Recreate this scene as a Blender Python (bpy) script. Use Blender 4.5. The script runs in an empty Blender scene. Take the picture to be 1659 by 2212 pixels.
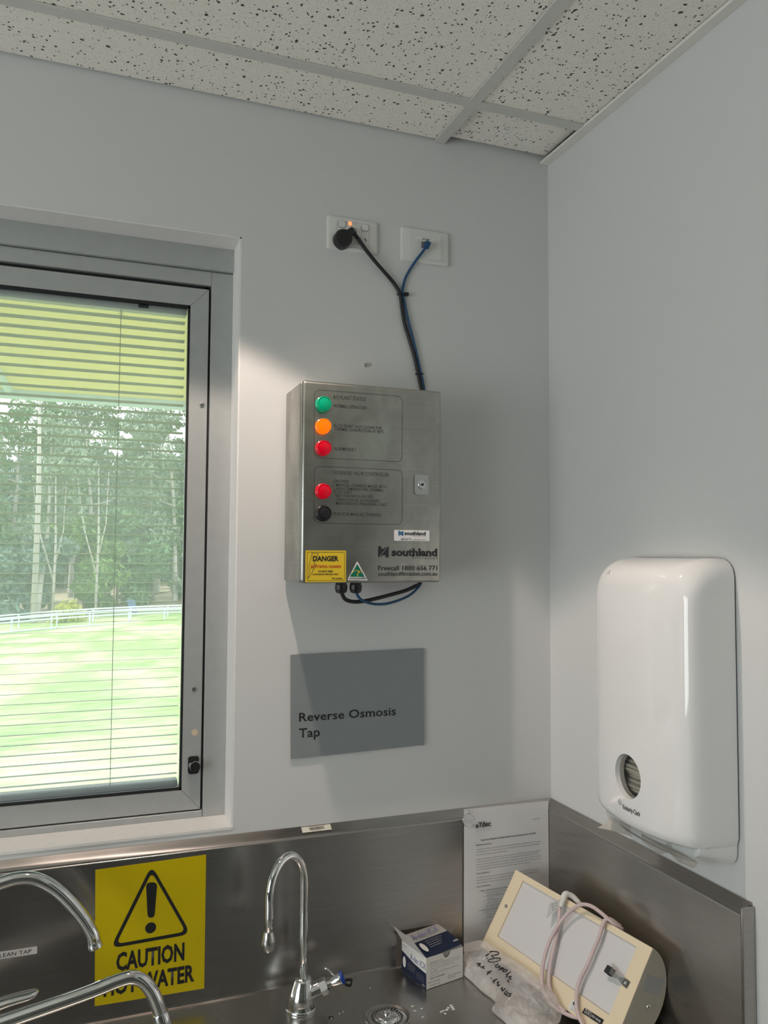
import bpy, bmesh, math, random
from mathutils import Vector, Matrix, noise
from mathutils.bvhtree import BVHTree

random.seed(7)
SC = bpy.context.scene
COL = SC.collection
PI = math.pi

# ------------------------------------------------------------------ camera
W, H = 1659, 2212
F_PX, YAW, PITCH, ROLL = 1750.7, 0.3564, 0.0534, 0.0057
CAM = Vector((-1.0187, -1.6311, 0.5509))
_f = Vector((math.sin(YAW)*math.cos(PITCH), math.cos(YAW)*math.cos(PITCH), math.sin(PITCH)))
_r = Vector((math.cos(YAW), -math.sin(YAW), 0))
_u = _r.cross(_f)
_r, _u = math.cos(ROLL)*_r + math.sin(ROLL)*_u, -math.sin(ROLL)*_r + math.cos(ROLL)*_u
cam_data = bpy.data.cameras.new('camera')
cam = bpy.data.objects.new('camera', cam_data)
COL.objects.link(cam)
cam_data.sensor_fit = 'HORIZONTAL'
cam_data.sensor_width = 36
cam_data.lens = F_PX / W * 36
cam_data.clip_start = 0.02
cam_data.clip_end = 500
m3 = Matrix((_r, _u, -_f)).transposed()
cam.matrix_world = Matrix.Translation(CAM) @ m3.to_4x4()
SC.camera = cam

# ------------------------------------------------------------------ world, sun, added daylight lamp, exposure
SC.view_settings.view_transform = 'Standard'
SC.view_settings.look = 'None'
SC.view_settings.gamma = 1
SC.view_settings.use_curve_mapping = False
SC.view_settings.exposure = 0.0
world = bpy.data.worlds.new('world')
SC.world = world
world.use_nodes = True
bg = world.node_tree.nodes['Background']
bg.inputs[0].default_value = (0.90, 0.955, 1.0, 1)
bg.inputs[1].default_value = 3.0

def add_light(name, kind, loc, direction, energy, color, **kw):
    d = bpy.data.lights.new(name, kind)
    d.energy = energy
    d.color = color
    for k, v in kw.items():
        setattr(d, k, v)
    o = bpy.data.objects.new(name, d)
    COL.objects.link(o)
    o.location = loc
    o.rotation_euler = Vector(direction).to_track_quat('-Z', 'Y').to_euler()
    return o

add_light('sun', 'SUN', (0, 0, 20), (0.62, -0.22, -0.75), 5.0, (1.0, 0.97, 0.93), angle=0.02)
# added lamp standing in for daylight through an unseen, added left window
add_light('added_daylight_left', 'AREA', (-3.16, -1.75, 0.35), (1, 0, 0.46), 17.5, (0.96, 1.0, 0.93),
          shape='RECTANGLE', size=1.9, size_y=1.25)

# ------------------------------------------------------------------ pixel -> point on a known plane
def ray(px, py):
    return _f + (px - W/2)/F_PX*_r - (py - H/2)/F_PX*_u
def _at(px, py, ax, val):
    d = ray(px, py)
    return CAM + d*((val - CAM[ax])/d[ax])
def at_x(px, py, x): return _at(px, py, 0, x)
def at_y(px, py, y): return _at(px, py, 1, y)
def at_z(px, py, z): return _at(px, py, 2, z)
def at_pl(px, py, o, n):
    d = ray(px, py)
    return CAM + d*((o - CAM).dot(n)/d.dot(n))
def crop(x0, y0, s):
    return lambda x, y: (x0 + x*s, y0 + y*s)

# ------------------------------------------------------------------ materials
MATS = {}
def new_mat(name):
    m = bpy.data.materials.new(name)
    m.use_nodes = True
    MATS[name] = m
    nt = m.node_tree
    return m, nt, nt.nodes['Principled BSDF']
def setp(b, **kw):
    for k, v in kw.items():
        b.inputs[k.replace('_', ' ')].default_value = v
def tex_noise(nt, scale, detail=3, coords='Object', stretch=None):
    tc = nt.nodes.new('ShaderNodeTexCoord')
    n = nt.nodes.new('ShaderNodeTexNoise')
    n.inputs['Scale'].default_value = scale
    n.inputs['Detail'].default_value = detail
    if stretch:
        mp = nt.nodes.new('ShaderNodeMapping')
        mp.inputs['Scale'].default_value = stretch
        nt.links.new(tc.outputs[coords], mp.inputs[0])
        nt.links.new(mp.outputs[0], n.inputs['Vector'])
    else:
        nt.links.new(tc.outputs[coords], n.inputs['Vector'])
    return n
def ramp(nt, src, a, b, ca, cb):
    r = nt.nodes.new('ShaderNodeValToRGB')
    r.color_ramp.elements[0].position = a
    r.color_ramp.elements[1].position = b
    r.color_ramp.elements[0].color = (*ca, 1) if len(ca) == 3 else ca
    r.color_ramp.elements[1].color = (*cb, 1) if len(cb) == 3 else cb
    nt.links.new(src, r.inputs[0])
    return r
def bump(nt, b, src, strength, dist=0.002):
    n = nt.nodes.new('ShaderNodeBump')
    n.inputs['Strength'].default_value = strength
    n.inputs['Distance'].default_value = dist
    nt.links.new(src, n.inputs['Height'])
    nt.links.new(n.outputs[0], b.inputs['Normal'])
def mat(name, col, rough=0.5, metal=0.0, var=0.04, scale=30, bmp=0.0, stretch=None, **kw):
    """plain procedural material: colour with a little noise variation"""
    m, nt, b = new_mat(name)
    n = tex_noise(nt, scale, stretch=stretch)
    c0 = tuple(max(0, c*(1-var)) for c in col)
    c1 = tuple(min(1, c*(1+var)) for c in col)
    r = ramp(nt, n.outputs['Fac'], 0.3, 0.7, c0, c1)
    nt.links.new(r.outputs[0], b.inputs['Base Color'])
    setp(b, Roughness=rough, Metallic=metal, **kw)
    if bmp:
        bump(nt, b, n.outputs['Fac'], bmp)
    return m

mat('wall_paint', (0.67, 0.68, 0.675), 0.55, var=0.012, scale=260, bmp=0.04)
mat('reveal_paint', (0.80, 0.79, 0.77), 0.5, var=0.02, scale=60)
mat('trim_cream', (0.80, 0.785, 0.73), 0.45, var=0.02)
mat('tee_white', (0.62, 0.62, 0.58), 0.4, var=0.015)
mat('rear_dark_reflect', (0.16, 0.155, 0.15), 0.5, var=0.05)  # rear wall kept dark so the steel reflects a darker room
mat('dark_void', (0.015, 0.015, 0.015), 0.9)
mat('floor_vinyl', (0.22, 0.22, 0.22), 0.45, var=0.08, scale=80)
mat('alu', (0.46, 0.48, 0.48), 0.42, metal=0.35, var=0.03, scale=40)
mat('gasket', (0.012, 0.013, 0.015), 0.55)
mat('blind_white', (0.88, 0.90, 0.88), 0.4, var=0.02)
mat('blind_rail', (0.80, 0.83, 0.84), 0.4, var=0.02)
mat('cord_string', (0.42, 0.41, 0.36), 0.8)
mat('chrome', (0.72, 0.73, 0.74), 0.07, metal=1, var=0.01)
mat('screw_steel', (0.55, 0.55, 0.54), 0.25, metal=1)
mat('black_plastic', (0.012, 0.012, 0.014), 0.4, var=0.1)
mat('black_rubber', (0.010, 0.011, 0.014), 0.5, var=0.1)
mat('blue_cable', (0.010, 0.075, 0.19), 0.4, var=0.08)
mat('white_plastic', (0.72, 0.72, 0.70), 0.3, var=0.012)
mat('rocker_white', (0.78, 0.78, 0.76), 0.22, var=0.01)
mat('print_black', (0.02, 0.022, 0.026), 0.5)
mat('print_dark', (0.045, 0.05, 0.05), 0.5)
mat('print_grey', (0.22, 0.22, 0.22), 0.6)
mat('print_faint', (0.42, 0.42, 0.43), 0.6)
mat('print_red', (0.55, 0.05, 0.02), 0.5)
mat('print_blue', (0.03, 0.14, 0.30), 0.5)
mat('print_violet', (0.16, 0.17, 0.42), 0.5)
mat('label_white', (0.80, 0.80, 0.80), 0.4, var=0.01)
mat('label_yellow', (0.80, 0.56, 0.03), 0.4, var=0.02)
mat('label_green', (0.0, 0.16, 0.09), 0.45)
mat('label_gold', (0.80, 0.50, 0.06), 0.45)
mat('sign_yellow', (0.60, 0.47, 0.0), 0.3, var=0.02, scale=10)
mat('sign_grey', (0.255, 0.28, 0.288), 0.5, var=0.02, scale=20)
mat('sign_text', (0.012, 0.013, 0.015), 0.5)
mat('tape_label', (0.66, 0.65, 0.62), 0.4, var=0.02)
mat('barcode_label', (0.74, 0.71, 0.62), 0.4, var=0.02)
mat('paper', (0.74, 0.74, 0.75), 0.75, var=0.02, scale=14)
mat('towel_paper', (0.80, 0.77, 0.72), 0.85, var=0.04, scale=200, bmp=0.2)
mat('dispenser_white', (0.86, 0.86, 0.86), 0.05, var=0.006, Coat_Weight=0.5, Coat_Roughness=0.04)
mat('dispenser_grey', (0.50, 0.53, 0.55), 0.35, var=0.01)
mat('carton_white', (0.80, 0.79, 0.76), 0.5, var=0.015)
mat('carton_navy', (0.005, 0.014, 0.048), 0.5, var=0.06)
mat('carton_inside', (0.62, 0.60, 0.55), 0.7)
mat('cream_metal', (0.84, 0.72, 0.52), 0.38, var=0.015, scale=8)
mat('cream_end', (0.50, 0.46, 0.38), 0.4, var=0.015, scale=8)
mat('opal', (0.70, 0.69, 0.70), 0.35, var=0.01, scale=5)
mat('cord_pink', (0.66, 0.53, 0.53), 0.42, var=0.03)
mat('plug_white', (0.76, 0.75, 0.72), 0.35)
mat('silver_sticker', (0.42, 0.42, 0.42), 0.45, metal=0.3)
mat('tan_sticker', (0.62, 0.50, 0.36), 0.6)
mat('tap_blue', (0.01, 0.05, 0.32), 0.3)
mat('crumb', (0.82, 0.80, 0.76), 0.7)
mat('added_door_dark', (0.10, 0.095, 0.085), 0.4, var=0.15, scale=6, stretch=(1, 1, 0.1))
mat('wood_white', (0.72, 0.72, 0.71), 0.45)
mat('soffit_yellow', (0.66, 0.58, 0.23), 0.7, var=0.05, scale=3)
mat('gutter_blue', (0.42, 0.55, 0.58), 0.5)
mat('rail_metal', (0.62, 0.70, 0.78), 0.45)
mat('path_concrete', (0.40, 0.46, 0.52), 0.8, var=0.08, scale=2)
mat('kerb_white', (0.80, 0.80, 0.79), 0.7)
mat('trunk_pale', (0.42, 0.39, 0.37), 0.8, var=0.25, scale=1.5, stretch=(1, 1, 0.3))
mat('trunk_dark', (0.16, 0.14, 0.12), 0.85, var=0.25, scale=2)
mat('leaf_grey', (0.20, 0.26, 0.19), 0.6, var=0.45, scale=0.7)
mat('leaf_green', (0.13, 0.23, 0.11), 0.6, var=0.4, scale=0.7)
mat('leaf_blue', (0.14, 0.22, 0.19), 0.6, var=0.35, scale=0.8)
mat('leaf_bright', (0.16, 0.27, 0.07), 0.6, var=0.35, scale=0.9)
mat('leaf_yellow', (0.42, 0.46, 0.06), 0.6, var=0.3, scale=1.2)
mat('leaf_litter', (0.30, 0.25, 0.17), 0.9, var=0.3, scale=0.5)
mat('picket_dark', (0.05, 0.055, 0.06), 0.5)
mat('banner_blue', (0.10, 0.16, 0.30), 0.6)
mat('brick_outside', (0.35, 0.28, 0.24), 0.8, var=0.1, scale=6)

def brushed(name, col, rough, aniso, smudge=0.0, tangent='Z', stain=0.0):
    m, nt, b = new_mat(name)
    n = tex_noise(nt, 1.0, 4, stretch=(6, 6, 420))
    r = ramp(nt, n.outputs['Fac'], 0.3, 0.7, tuple(c*0.93 for c in col), tuple(c*1.05 for c in col))
    if stain:
        n3 = tex_noise(nt, 16, 3, stretch=(1, 1, 0.7))
        n3.inputs['Distortion'].default_value = 0.8
        r3 = ramp(nt, n3.outputs['Fac'], 0.40, 0.62, (1-stain,)*3, (1+stain*0.9,)*3)
        mm = nt.nodes.new('ShaderNodeMix'); mm.data_type = 'RGBA'; mm.blend_type = 'MULTIPLY'; mm.inputs[0].default_value = 1
        nt.links.new(r.outputs[0], mm.inputs[6]); nt.links.new(r3.outputs[0], mm.inputs[7])
        nt.links.new(mm.outputs[2], b.inputs['Base Color'])
    else:
        nt.links.new(r.outputs[0], b.inputs['Base Color'])
    n2 = tex_noise(nt, 7, 1.2)
    rr = ramp(nt, n2.outputs['Fac'], 0.25, 0.75, (rough-smudge,)*3, (rough+smudge+0.04,)*3)
    nt.links.new(rr.outputs[0], b.inputs['Roughness'])
    setp(b, Metallic=1.0, Anisotropic=aniso)
    tg = nt.nodes.new('ShaderNodeTangent')
    tg.direction_type = 'RADIAL'
    tg.axis = tangent
    nt.links.new(tg.outputs[0], b.inputs['Tangent'])
    return m
brushed('steel_splash', (0.42, 0.40, 0.38), 0.21, 0.6, 0.02)
brushed('steel_bench', (0.47, 0.46, 0.44), 0.25, 0.2, 0.05, 'Y')
brushed('steel_box', (0.43, 0.43, 0.395), 0.30, 0.3, 0.07, stain=0.11)

def m_tile():
    m, nt, b = new_mat('ceiling_tile')
    tc = nt.nodes.new('ShaderNodeTexCoord')
    # irregular fissures
    nz = nt.nodes.new('ShaderNodeTexNoise'); nz.inputs['Scale'].default_value = 95
    nt.links.new(tc.outputs['Object'], nz.inputs['Vector'])
    mx = nt.nodes.new('ShaderNodeMix'); mx.data_type = 'RGBA'; mx.inputs[0].default_value = 0.012
    nt.links.new(tc.outputs['Object'], mx.inputs[6]); nt.links.new(nz.outputs['Color'], mx.inputs[7])
    v = nt.nodes.new('ShaderNodeTexVoronoi'); v.inputs['Scale'].default_value = 135
    nt.links.new(mx.outputs[2], v.inputs['Vector'])
    # random size per cell
    sep = nt.nodes.new('ShaderNodeSeparateColor'); nt.links.new(v.outputs['Color'], sep.inputs[0])
    mul = nt.nodes.new('ShaderNodeMath'); mul.operation = 'POWER'; mul.inputs[1].default_value = 1.9
    nt.links.new(sep.outputs[0], mul.inputs[0])
    mul2 = nt.nodes.new('ShaderNodeMath'); mul2.operation = 'MULTIPLY'; mul2.inputs[1].default_value = 0.40
    nt.links.new(mul.outputs[0], mul2.inputs[0])
    lt = nt.nodes.new('ShaderNodeMath'); lt.operation = 'LESS_THAN'
    nt.links.new(v.outputs['Distance'], lt.inputs[0]); nt.links.new(mul2.outputs[0], lt.inputs[1])
    # fine pin holes
    v2 = nt.nodes.new('ShaderNodeTexVoronoi'); v2.inputs['Scale'].default_value = 300
    nt.links.new(tc.outputs['Object'], v2.inputs['Vector'])
    lt2 = nt.nodes.new('ShaderNodeMath'); lt2.operation = 'LESS_THAN'; lt2.inputs[1].default_value = 0.21
    nt.links.new(v2.outputs['Distance'], lt2.inputs[0])
    m1 = nt.nodes.new('ShaderNodeMix'); m1.data_type = 'RGBA'
    m1.inputs[6].default_value = (0.90, 0.87, 0.80, 1); m1.inputs[7].default_value = (0.46, 0.45, 0.42, 1)
    nt.links.new(lt2.outputs[0], m1.inputs[0])
    m2 = nt.nodes.new('ShaderNodeMix'); m2.data_type = 'RGBA'
    m2.inputs[7].default_value = (0.07, 0.068, 0.06, 1)
    nt.links.new(m1.outputs[2], m2.inputs[6]); nt.links.new(lt.outputs[0], m2.inputs[0])
    nt.links.new(m2.outputs[2], b.inputs['Base Color'])
    setp(b, Roughness=0.9)
m_tile()

def m_glass(name, milky, tint=(1, 1, 1), spec=0.06):
    m = bpy.data.materials.new(name); m.use_nodes = True; MATS[name] = m
    nt = m.node_tree; nt.nodes.clear()
    out = nt.nodes.new('ShaderNodeOutputMaterial')
    tr = nt.nodes.new('ShaderNodeBsdfTransparent'); tr.inputs[0].default_value = (*tint, 1)
    tl = nt.nodes.new('ShaderNodeBsdfTranslucent'); tl.inputs[0].default_value = (0.82, 0.95, 1.0, 1)
    gl = nt.nodes.new('ShaderNodeBsdfGlossy'); gl.inputs['Roughness'].default_value = 0.02
    n = tex_noise(nt, 4, 4)
    rm = ramp(nt, n.outputs['Fac'], 0.3, 0.7, (milky*0.8,)*3, (milky*1.15,)*3)
    mx = nt.nodes.new('ShaderNodeMixShader')
    nt.links.new(rm.outputs[0], mx.inputs[0])
    nt.links.new(tr.outputs[0], mx.inputs[1]); nt.links.new(tl.outputs[0], mx.inputs[2])
    fr = nt.nodes.new('ShaderNodeFresnel'); fr.inputs[0].default_value = 1.35
    m2 = nt.nodes.new('ShaderNodeMixShader')
    nt.links.new(fr.outputs[0], m2.inputs[0])
    nt.links.new(mx.outputs[0], m2.inputs[1]); nt.links.new(gl.outputs[0], m2.inputs[2])
    nt.links.new(m2.outputs[0], out.inputs[0])
    return m
m_glass('window_glass', 0.125)  # milkiness imitates haze and glare over the view outside
m_glass('clear_plastic', 0.10, (0.93, 0.94, 0.93))
m_glass('smoky_plastic', 0.05, (0.80, 0.77, 0.72))

def m_bag():
    m = bpy.data.materials.new('bag_film'); m.use_nodes = True; MATS['bag_film'] = m
    nt = m.node_tree; nt.nodes.clear()
    out = nt.nodes.new('ShaderNodeOutputMaterial')
    tr = nt.nodes.new('ShaderNodeBsdfTransparent'); tr.inputs[0].default_value = (0.95, 0.94, 0.93, 1)
    pb = nt.nodes.new('ShaderNodeBsdfPrincipled')
    pb.inputs['Base Color'].default_value = (0.92, 0.90, 0.89, 1)
    pb.inputs['Roughness'].default_value = 0.12
    n = tex_noise(nt, 14, 2, stretch=(1, 1, 2))
    bp = nt.nodes.new('ShaderNodeBump'); bp.inputs['Strength'].default_value = 0.3; bp.inputs['Distance'].default_value = 0.006
    nt.links.new(n.outputs['Fac'], bp.inputs['Height']); nt.links.new(bp.outputs[0], pb.inputs['Normal'])
    rm = ramp(nt, n.outputs['Fac'], 0.35, 0.65, (0.24,)*3, (0.48,)*3)
    mx = nt.nodes.new('ShaderNodeMixShader')
    nt.links.new(rm.outputs[0], mx.inputs[0])
    nt.links.new(tr.outputs[0], mx.inputs[1]); nt.links.new(pb.outputs[0], mx.inputs[2])
    nt.links.new(mx.outputs[0], out.inputs[0])
m_bag()

def m_lens(name, col, emit, strength):
    m, nt, b = new_mat(name)
    n = tex_noise(nt, 300)
    r = ramp(nt, n.outputs['Fac'], 0.3, 0.7, tuple(c*0.95 for c in col), col)
    nt.links.new(r.outputs[0], b.inputs['Base Color'])
    setp(b, Roughness=0.2)
    b.inputs['Emission Color'].default_value = (*emit, 1)
    b.inputs['Emission Strength'].default_value = strength
m_lens('lens_green', (0.0, 0.42, 0.22), (0.0, 0.9, 0.45), 0.05)
m_lens('lens_orange', (0.6, 0.10, 0.0), (1.0, 0.15, 0.0), 0.95)
m_lens('lens_red', (0.60, 0.0, 0.015), (1.0, 0.0, 0.03), 0.14)
m_lens('neon_orange', (0.9, 0.2, 0.05), (1.0, 0.25, 0.08), 1.6)
m_lens('lamp_face', (0.9, 0.9, 0.88), (1.0, 0.9, 0.78), 4.0)

def m_grass():
    m, nt, b = new_mat('grass')
    n = tex_noise(nt, 0.55, 6, stretch=(1, 0.6, 1))
    n2 = tex_noise(nt, 3.5, 6, stretch=(0.5, 2.2, 1))
    r = ramp(nt, n.outputs['Fac'], 0.42, 0.62, (0.14, 0.27, 0.055), (0.56, 0.52, 0.38))
    r2 = ramp(nt, n2.outputs['Fac'], 0.35, 0.68, (0.10, 0.235, 0.045), (0.46, 0.48, 0.26))
    mx = nt.nodes.new('ShaderNodeMix'); mx.data_type = 'RGBA'; mx.inputs[0].default_value = 0.55
    nt.links.new(r.outputs[0], mx.inputs[6]); nt.links.new(r2.outputs[0], mx.inputs[7])
    nt.links.new(mx.outputs[2], b.inputs['Base Color'])
    setp(b, Roughness=0.9)
m_grass()

# ------------------------------------------------------------------ object helpers
def link(o, parent=None):
    COL.objects.link(o)
    if parent is not None:
        o.parent = parent
        o.matrix_parent_inverse = Matrix.Translation(-parent.location) if parent.type == 'EMPTY' else Matrix()
    return o
def thing(name, label, cat, loc=(0, 0, 0), group=None):
    o = bpy.data.objects.new(name, None)
    o.empty_display_size = 0.02
    o.location = loc
    COL.objects.link(o)
    o['label'] = label
    o['category'] = cat
    if group: o['group'] = group
    return o
def obj(name, bm, material, parent=None, smooth=False, label=None):
    me = bpy.data.meshes.new(name)
    if smooth:
        ang = math.radians(40)
        for f in bm.faces: f.smooth = True
        for e in bm.edges:
            if len(e.link_faces) == 2 and e.calc_face_angle(0) > ang: e.smooth = False
    bm.to_mesh(me); bm.free()
    for mn in (material if isinstance(material, (list, tuple)) else [material]):
        me.materials.append(MATS[mn])
    o = bpy.data.objects.new(name, me)
    link(o, parent)
    if label: o['label'] = label
    return o
def tag(o, label, cat, group=None):
    o['label'] = label; o['category'] = cat
    if group: o['group'] = group
    return o
def struct(o, label=None):
    o['kind'] = 'structure'
    if label: o['label'] = label
    return o

def BM(): return bmesh.new()
def box(x0, x1, y0, y1, z0, z1, r=0.0, seg=2, bm=None):
    b2 = bmesh.new()
    bmesh.ops.create_cube(b2, size=1)
    for v in b2.verts:
        v.co = Vector(((x0+x1)/2 + v.co.x*(x1-x0), (y0+y1)/2 + v.co.y*(y1-y0), (z0+z1)/2 + v.co.z*(z1-z0)))
    if r > 0:
        bmesh.ops.bevel(b2, geom=b2.edges[:], offset=r, segments=seg, affect='EDGES', profile=0.5)
    if bm is None: return b2
    merge(bm, b2); return bm
def merge(a, b):
    me = bpy.data.meshes.new('tmp'); b.to_mesh(me); b.free(); a.from_mesh(me); bpy.data.meshes.remove(me)
    return a
def xform(bm, O, U, V, N):
    """map local (u,v,n) to world"""
    for v in bm.verts:
        c = v.co.copy(); v.co = O + U*c.x + V*c.y + N*c.z
    bmesh.ops.recalc_face_normals(bm, faces=bm.faces[:])
    return bm
def prism(pts, z0, z1, bm=None):
    """closed polygon in local xy, extruded z0..z1"""
    bm = bm or bmesh.new()
    a = [bm.verts.new((p[0], p[1], z0)) for p in pts]
    b = [bm.verts.new((p[0], p[1], z1)) for p in pts]
    n = len(pts)
    bm.faces.new(a[::-1]); bm.faces.new(b)
    for i in range(n):
        bm.faces.new((a[i], a[(i+1) % n], b[(i+1) % n], b[i]))
    return bm
def ring_prism(outer, inner, z0, z1, bm=None):
    bm = bm or bmesh.new()
    n = len(outer)
    L = [[bm.verts.new((p[0], p[1], z)) for p in q] for q in (outer, inner) for z in (z0, z1)]
    o0, o1, i0, i1 = L
    for k in range(n):
        j = (k+1) % n
        bm.faces.new((o0[k], o0[j], o1[j], o1[k])); bm.faces.new((i0[j], i0[k], i1[k], i1[j]))
        bm.faces.new((o1[k], o1[j], i1[j], i1[k])); bm.faces.new((o0[j], o0[k], i0[k], i0[j]))
    return bm
def rrect(x0, x1, y0, y1, r, seg=5):
    pts = []
    for cx, cy, a0 in ((x1-r, y1-r, 0), (x0+r, y1-r, PI/2), (x0+r, y0+r, PI), (x1-r, y0+r, 1.5*PI)):
        for i in range(seg+1):
            a = a0 + PI/2*i/seg
            pts.append((cx + r*math.cos(a), cy + r*math.sin(a)))
    return pts
def circ(cx, cy, r, n=24, ry=None):
    return [(cx + r*math.cos(2*PI*i/n), cy + (ry or r)*math.sin(2*PI*i/n)) for i in range(n)]
def lathe(prof, n=24, bm=None):
    """profile [(radius, height)] about local z"""
    bm = bm or bmesh.new()
    rings = []
    for r, z in prof:
        if r < 1e-6: rings.append([bm.verts.new((0, 0, z))])
        else: rings.append([bm.verts.new((r*math.cos(2*PI*i/n), r*math.sin(2*PI*i/n), z)) for i in range(n)])
    for a, b in zip(rings, rings[1:]):
        for i in range(n):
            j = (i+1) % n
            if len(a) == 1: bm.faces.new((a[0], b[j], b[i])) if len(b) > 1 else None
            elif len(b) == 1: bm.faces.new((a[i], a[j], b[0]))
            else: bm.faces.new((a[i], a[j], b[j], b[i]))
    if len(rings[0]) > 1: bm.faces.new(rings[0][::-1])
    if len(rings[-1]) > 1: bm.faces.new(rings[-1])
    return bm
def basis(N):
    N = Vector(N).normalized()
    t = Vector((0, 0, 1)) if abs(N.z) < 0.9 else Vector((1, 0, 0))
    U = t.cross(N).normalized()
    return U, N.cross(U), N
def lathe_at(prof, O, N, n=24):
    U, V, N = basis(N)
    return xform(lathe(prof, n), Vector(O), U, V, N)
def catmull(pts, k=6):
    pts = [Vector(p) for p in pts]
    P = [pts[0]*2 - pts[1]] + pts + [pts[-1]*2 - pts[-2]]
    out = []
    for i in range(1, len(P)-2):
        a, b, c, d = P[i-1:i+3]
        for j in range(k):
            t = j/k
            out.append(0.5*((2*b) + (c-a)*t + (2*a-5*b+4*c-d)*t*t + (3*b-a-3*c+d)*t**3))
    out.append(pts[-1])
    return out
def tube(pts, r, n=10, bm=None, cap=True):
    """tube along points; r number or list"""
    bm = bm or bmesh.new()
    pts = [Vector(p) for p in pts]
    m = len(pts)
    rs = r if isinstance(r, (list, tuple)) else [r]*m
    T = []
    for i in range(m):
        T.append((pts[min(i+1, m-1)] - pts[max(i-1, 0)]).normalized())
    up = basis(T[0])[0]
    rings = []
    for i in range(m):
        up = (up - T[i]*up.dot(T[i]))
        up = up.normalized() if up.length > 1e-6 else basis(T[i])[0]
        side = T[i].cross(up)
        rings.append([bm.verts.new(pts[i] + rs[i]*(math.cos(2*PI*k/n)*up + math.sin(2*PI*k/n)*side)) for k in range(n)])
    for a, b in zip(rings, rings[1:]):
        for k in range(n):
            bm.faces.new((a[k], a[(k+1) % n], b[(k+1) % n], b[k]))
    if cap:
        bm.faces.new(rings[0][::-1]); bm.faces.new(rings[-1])
    return bm

# text: glyph mesh fitted into a rectangle of a local frame
TXT = {}
def glyphs(s, bold=0.0, spacing=1.0):
    cu = bpy.data.curves.new('t', 'FONT')
    cu.body = s
    cu.resolution_u = 2
    cu.offset = bold
    cu.space_character = spacing
    o = bpy.data.objects.new('t', cu)
    me = o.to_mesh()
    bm = bmesh.new(); bm.from_mesh(me)
    o.to_mesh_clear()
    bpy.data.objects.remove(o); bpy.data.curves.remove(cu)
    return bm
class Frame:
    def __init__(s, O, U, V, N): s.O, s.U, s.V, s.N = Vector(O), Vector(U), Vector(V), Vector(N)
    def uv(s, p): d = Vector(p) - s.O; return d.dot(s.U), d.dot(s.V)
    def p(s, u, v, n=0): return s.O + s.U*u + s.V*v + s.N*n
    def px(s, q): return s.uv(at_pl(q[0], q[1], s.O, s.N))
    def place(s, bm): return xform(bm, s.O, s.U, s.V, s.N)
def wallframe(y): return Frame((0, y, 0), (1, 0, 0), (0, 0, 1), (0, -1, 0))
def lettering(s, fr, u0, u1, v0, v1, material, parent, bold=0.0, lift=0.0004, spacing=1.0, capfit=None, name='lettering'):
    bm = glyphs(s, bold, spacing)
    if not bm.verts: return None
    xs = [v.co.x for v in bm.verts]; ys = [v.co.y for v in bm.verts]
    a, b, c, d = min(xs), max(xs), min(ys), max(ys)
    if capfit: c, d = 0.0, capfit
    for v in bm.verts:
        v.co = Vector((u0 + (v.co.x-a)/(b-a)*(u1-u0), v0 + (v.co.y-c)/(d-c)*(v1-v0), lift))
    for f in bm.faces:
        pass
    fr.place(bm)
    for f in bm.faces:
        if f.normal.dot(fr.N) < 0: f.normal_flip()
    return obj(name, bm, material, parent)
CAP = 0.70
def textpx(s, fr, C, x0, x1, yc, h, material, parent, bold=0.0, lift=0.0004, spacing=1.0, capfit=CAP):
    """text from photo-crop coordinates: left x, right x, vertical centre at the left end, cap height"""
    u0, vt = fr.px(C(x0, yc - h/2)); _, vb = fr.px(C(x0, yc + h/2))
    u1, _ = fr.px(C(x1, yc))
    return lettering(s, fr, u0, u1, vb, vt, material, parent, bold, lift, spacing, capfit)

HC = 1.482        # ceiling, z = 0 is the top of the splashback
ZF = -1.20        # floor
ZB = -0.300       # bench
XL, YR = -3.20, -3.80

# ================================================================== THE ROOM
o = obj('floor', box(XL-0.15, 0.15, YR-0.15, 0.20, ZF-0.1, ZF), 'floor_vinyl'); struct(o)
# back wall with the window opening
WX1, WX0, WZ0, WZ1 = -0.726, -2.05, 0.0106, 1.2014
TOP = HC + 0.25
bm = BM()
box(WX1, 0.15, 0, 0.20, ZF, TOP, bm=bm)
box(XL-0.15, WX0, 0, 0.20, ZF, TOP, bm=bm)
box(WX0, WX1, 0, 0.20, WZ1, TOP, bm=bm)
box(WX0, WX1, 0, 0.20, ZF, WZ0, bm=bm)
wall_back = struct(obj('wall_back', bm, 'wall_paint'))
wall_right = struct(obj('wall_right', box(0, 0.15, YR-0.15, 0, ZF, TOP), 'wall_paint'))
# left wall with an added window opening for light; rear wall dark for reflections
bm = BM()
box(XL-0.15, XL, YR-0.15, -2.75, ZF, TOP, bm=bm); box(XL-0.15, XL, -0.75, 0, ZF, TOP, bm=bm)
box(XL-0.15, XL, -2.75, -0.75, 1.05, TOP, bm=bm); box(XL-0.15, XL, -2.75, -0.75, ZF, -0.35, bm=bm)
struct(obj('wall_left', bm, 'wall_paint'))
bm = BM()
box(XL, 0, YR-0.15, YR, ZF, TOP, bm=bm)
struct(obj('wall_rear', bm, 'rear_dark_reflect'))
bm = BM()
for y0, y1, z0, z1 in ((-2.75, -0.75, -0.35, -0.29), (-2.75, -0.75, 0.99, 1.05), (-2.75, -2.69, -0.29, 0.99), (-0.81, -0.75, -0.29, 0.99), (-1.78, -1.72, -0.29, 0.99)):
    box(XL-0.10, XL-0.05, y0, y1, z0, z1, bm=bm)
struct(obj('added_window_2', bm, 'alu'))  # unseen window frame, added to bring daylight into the room

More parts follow.
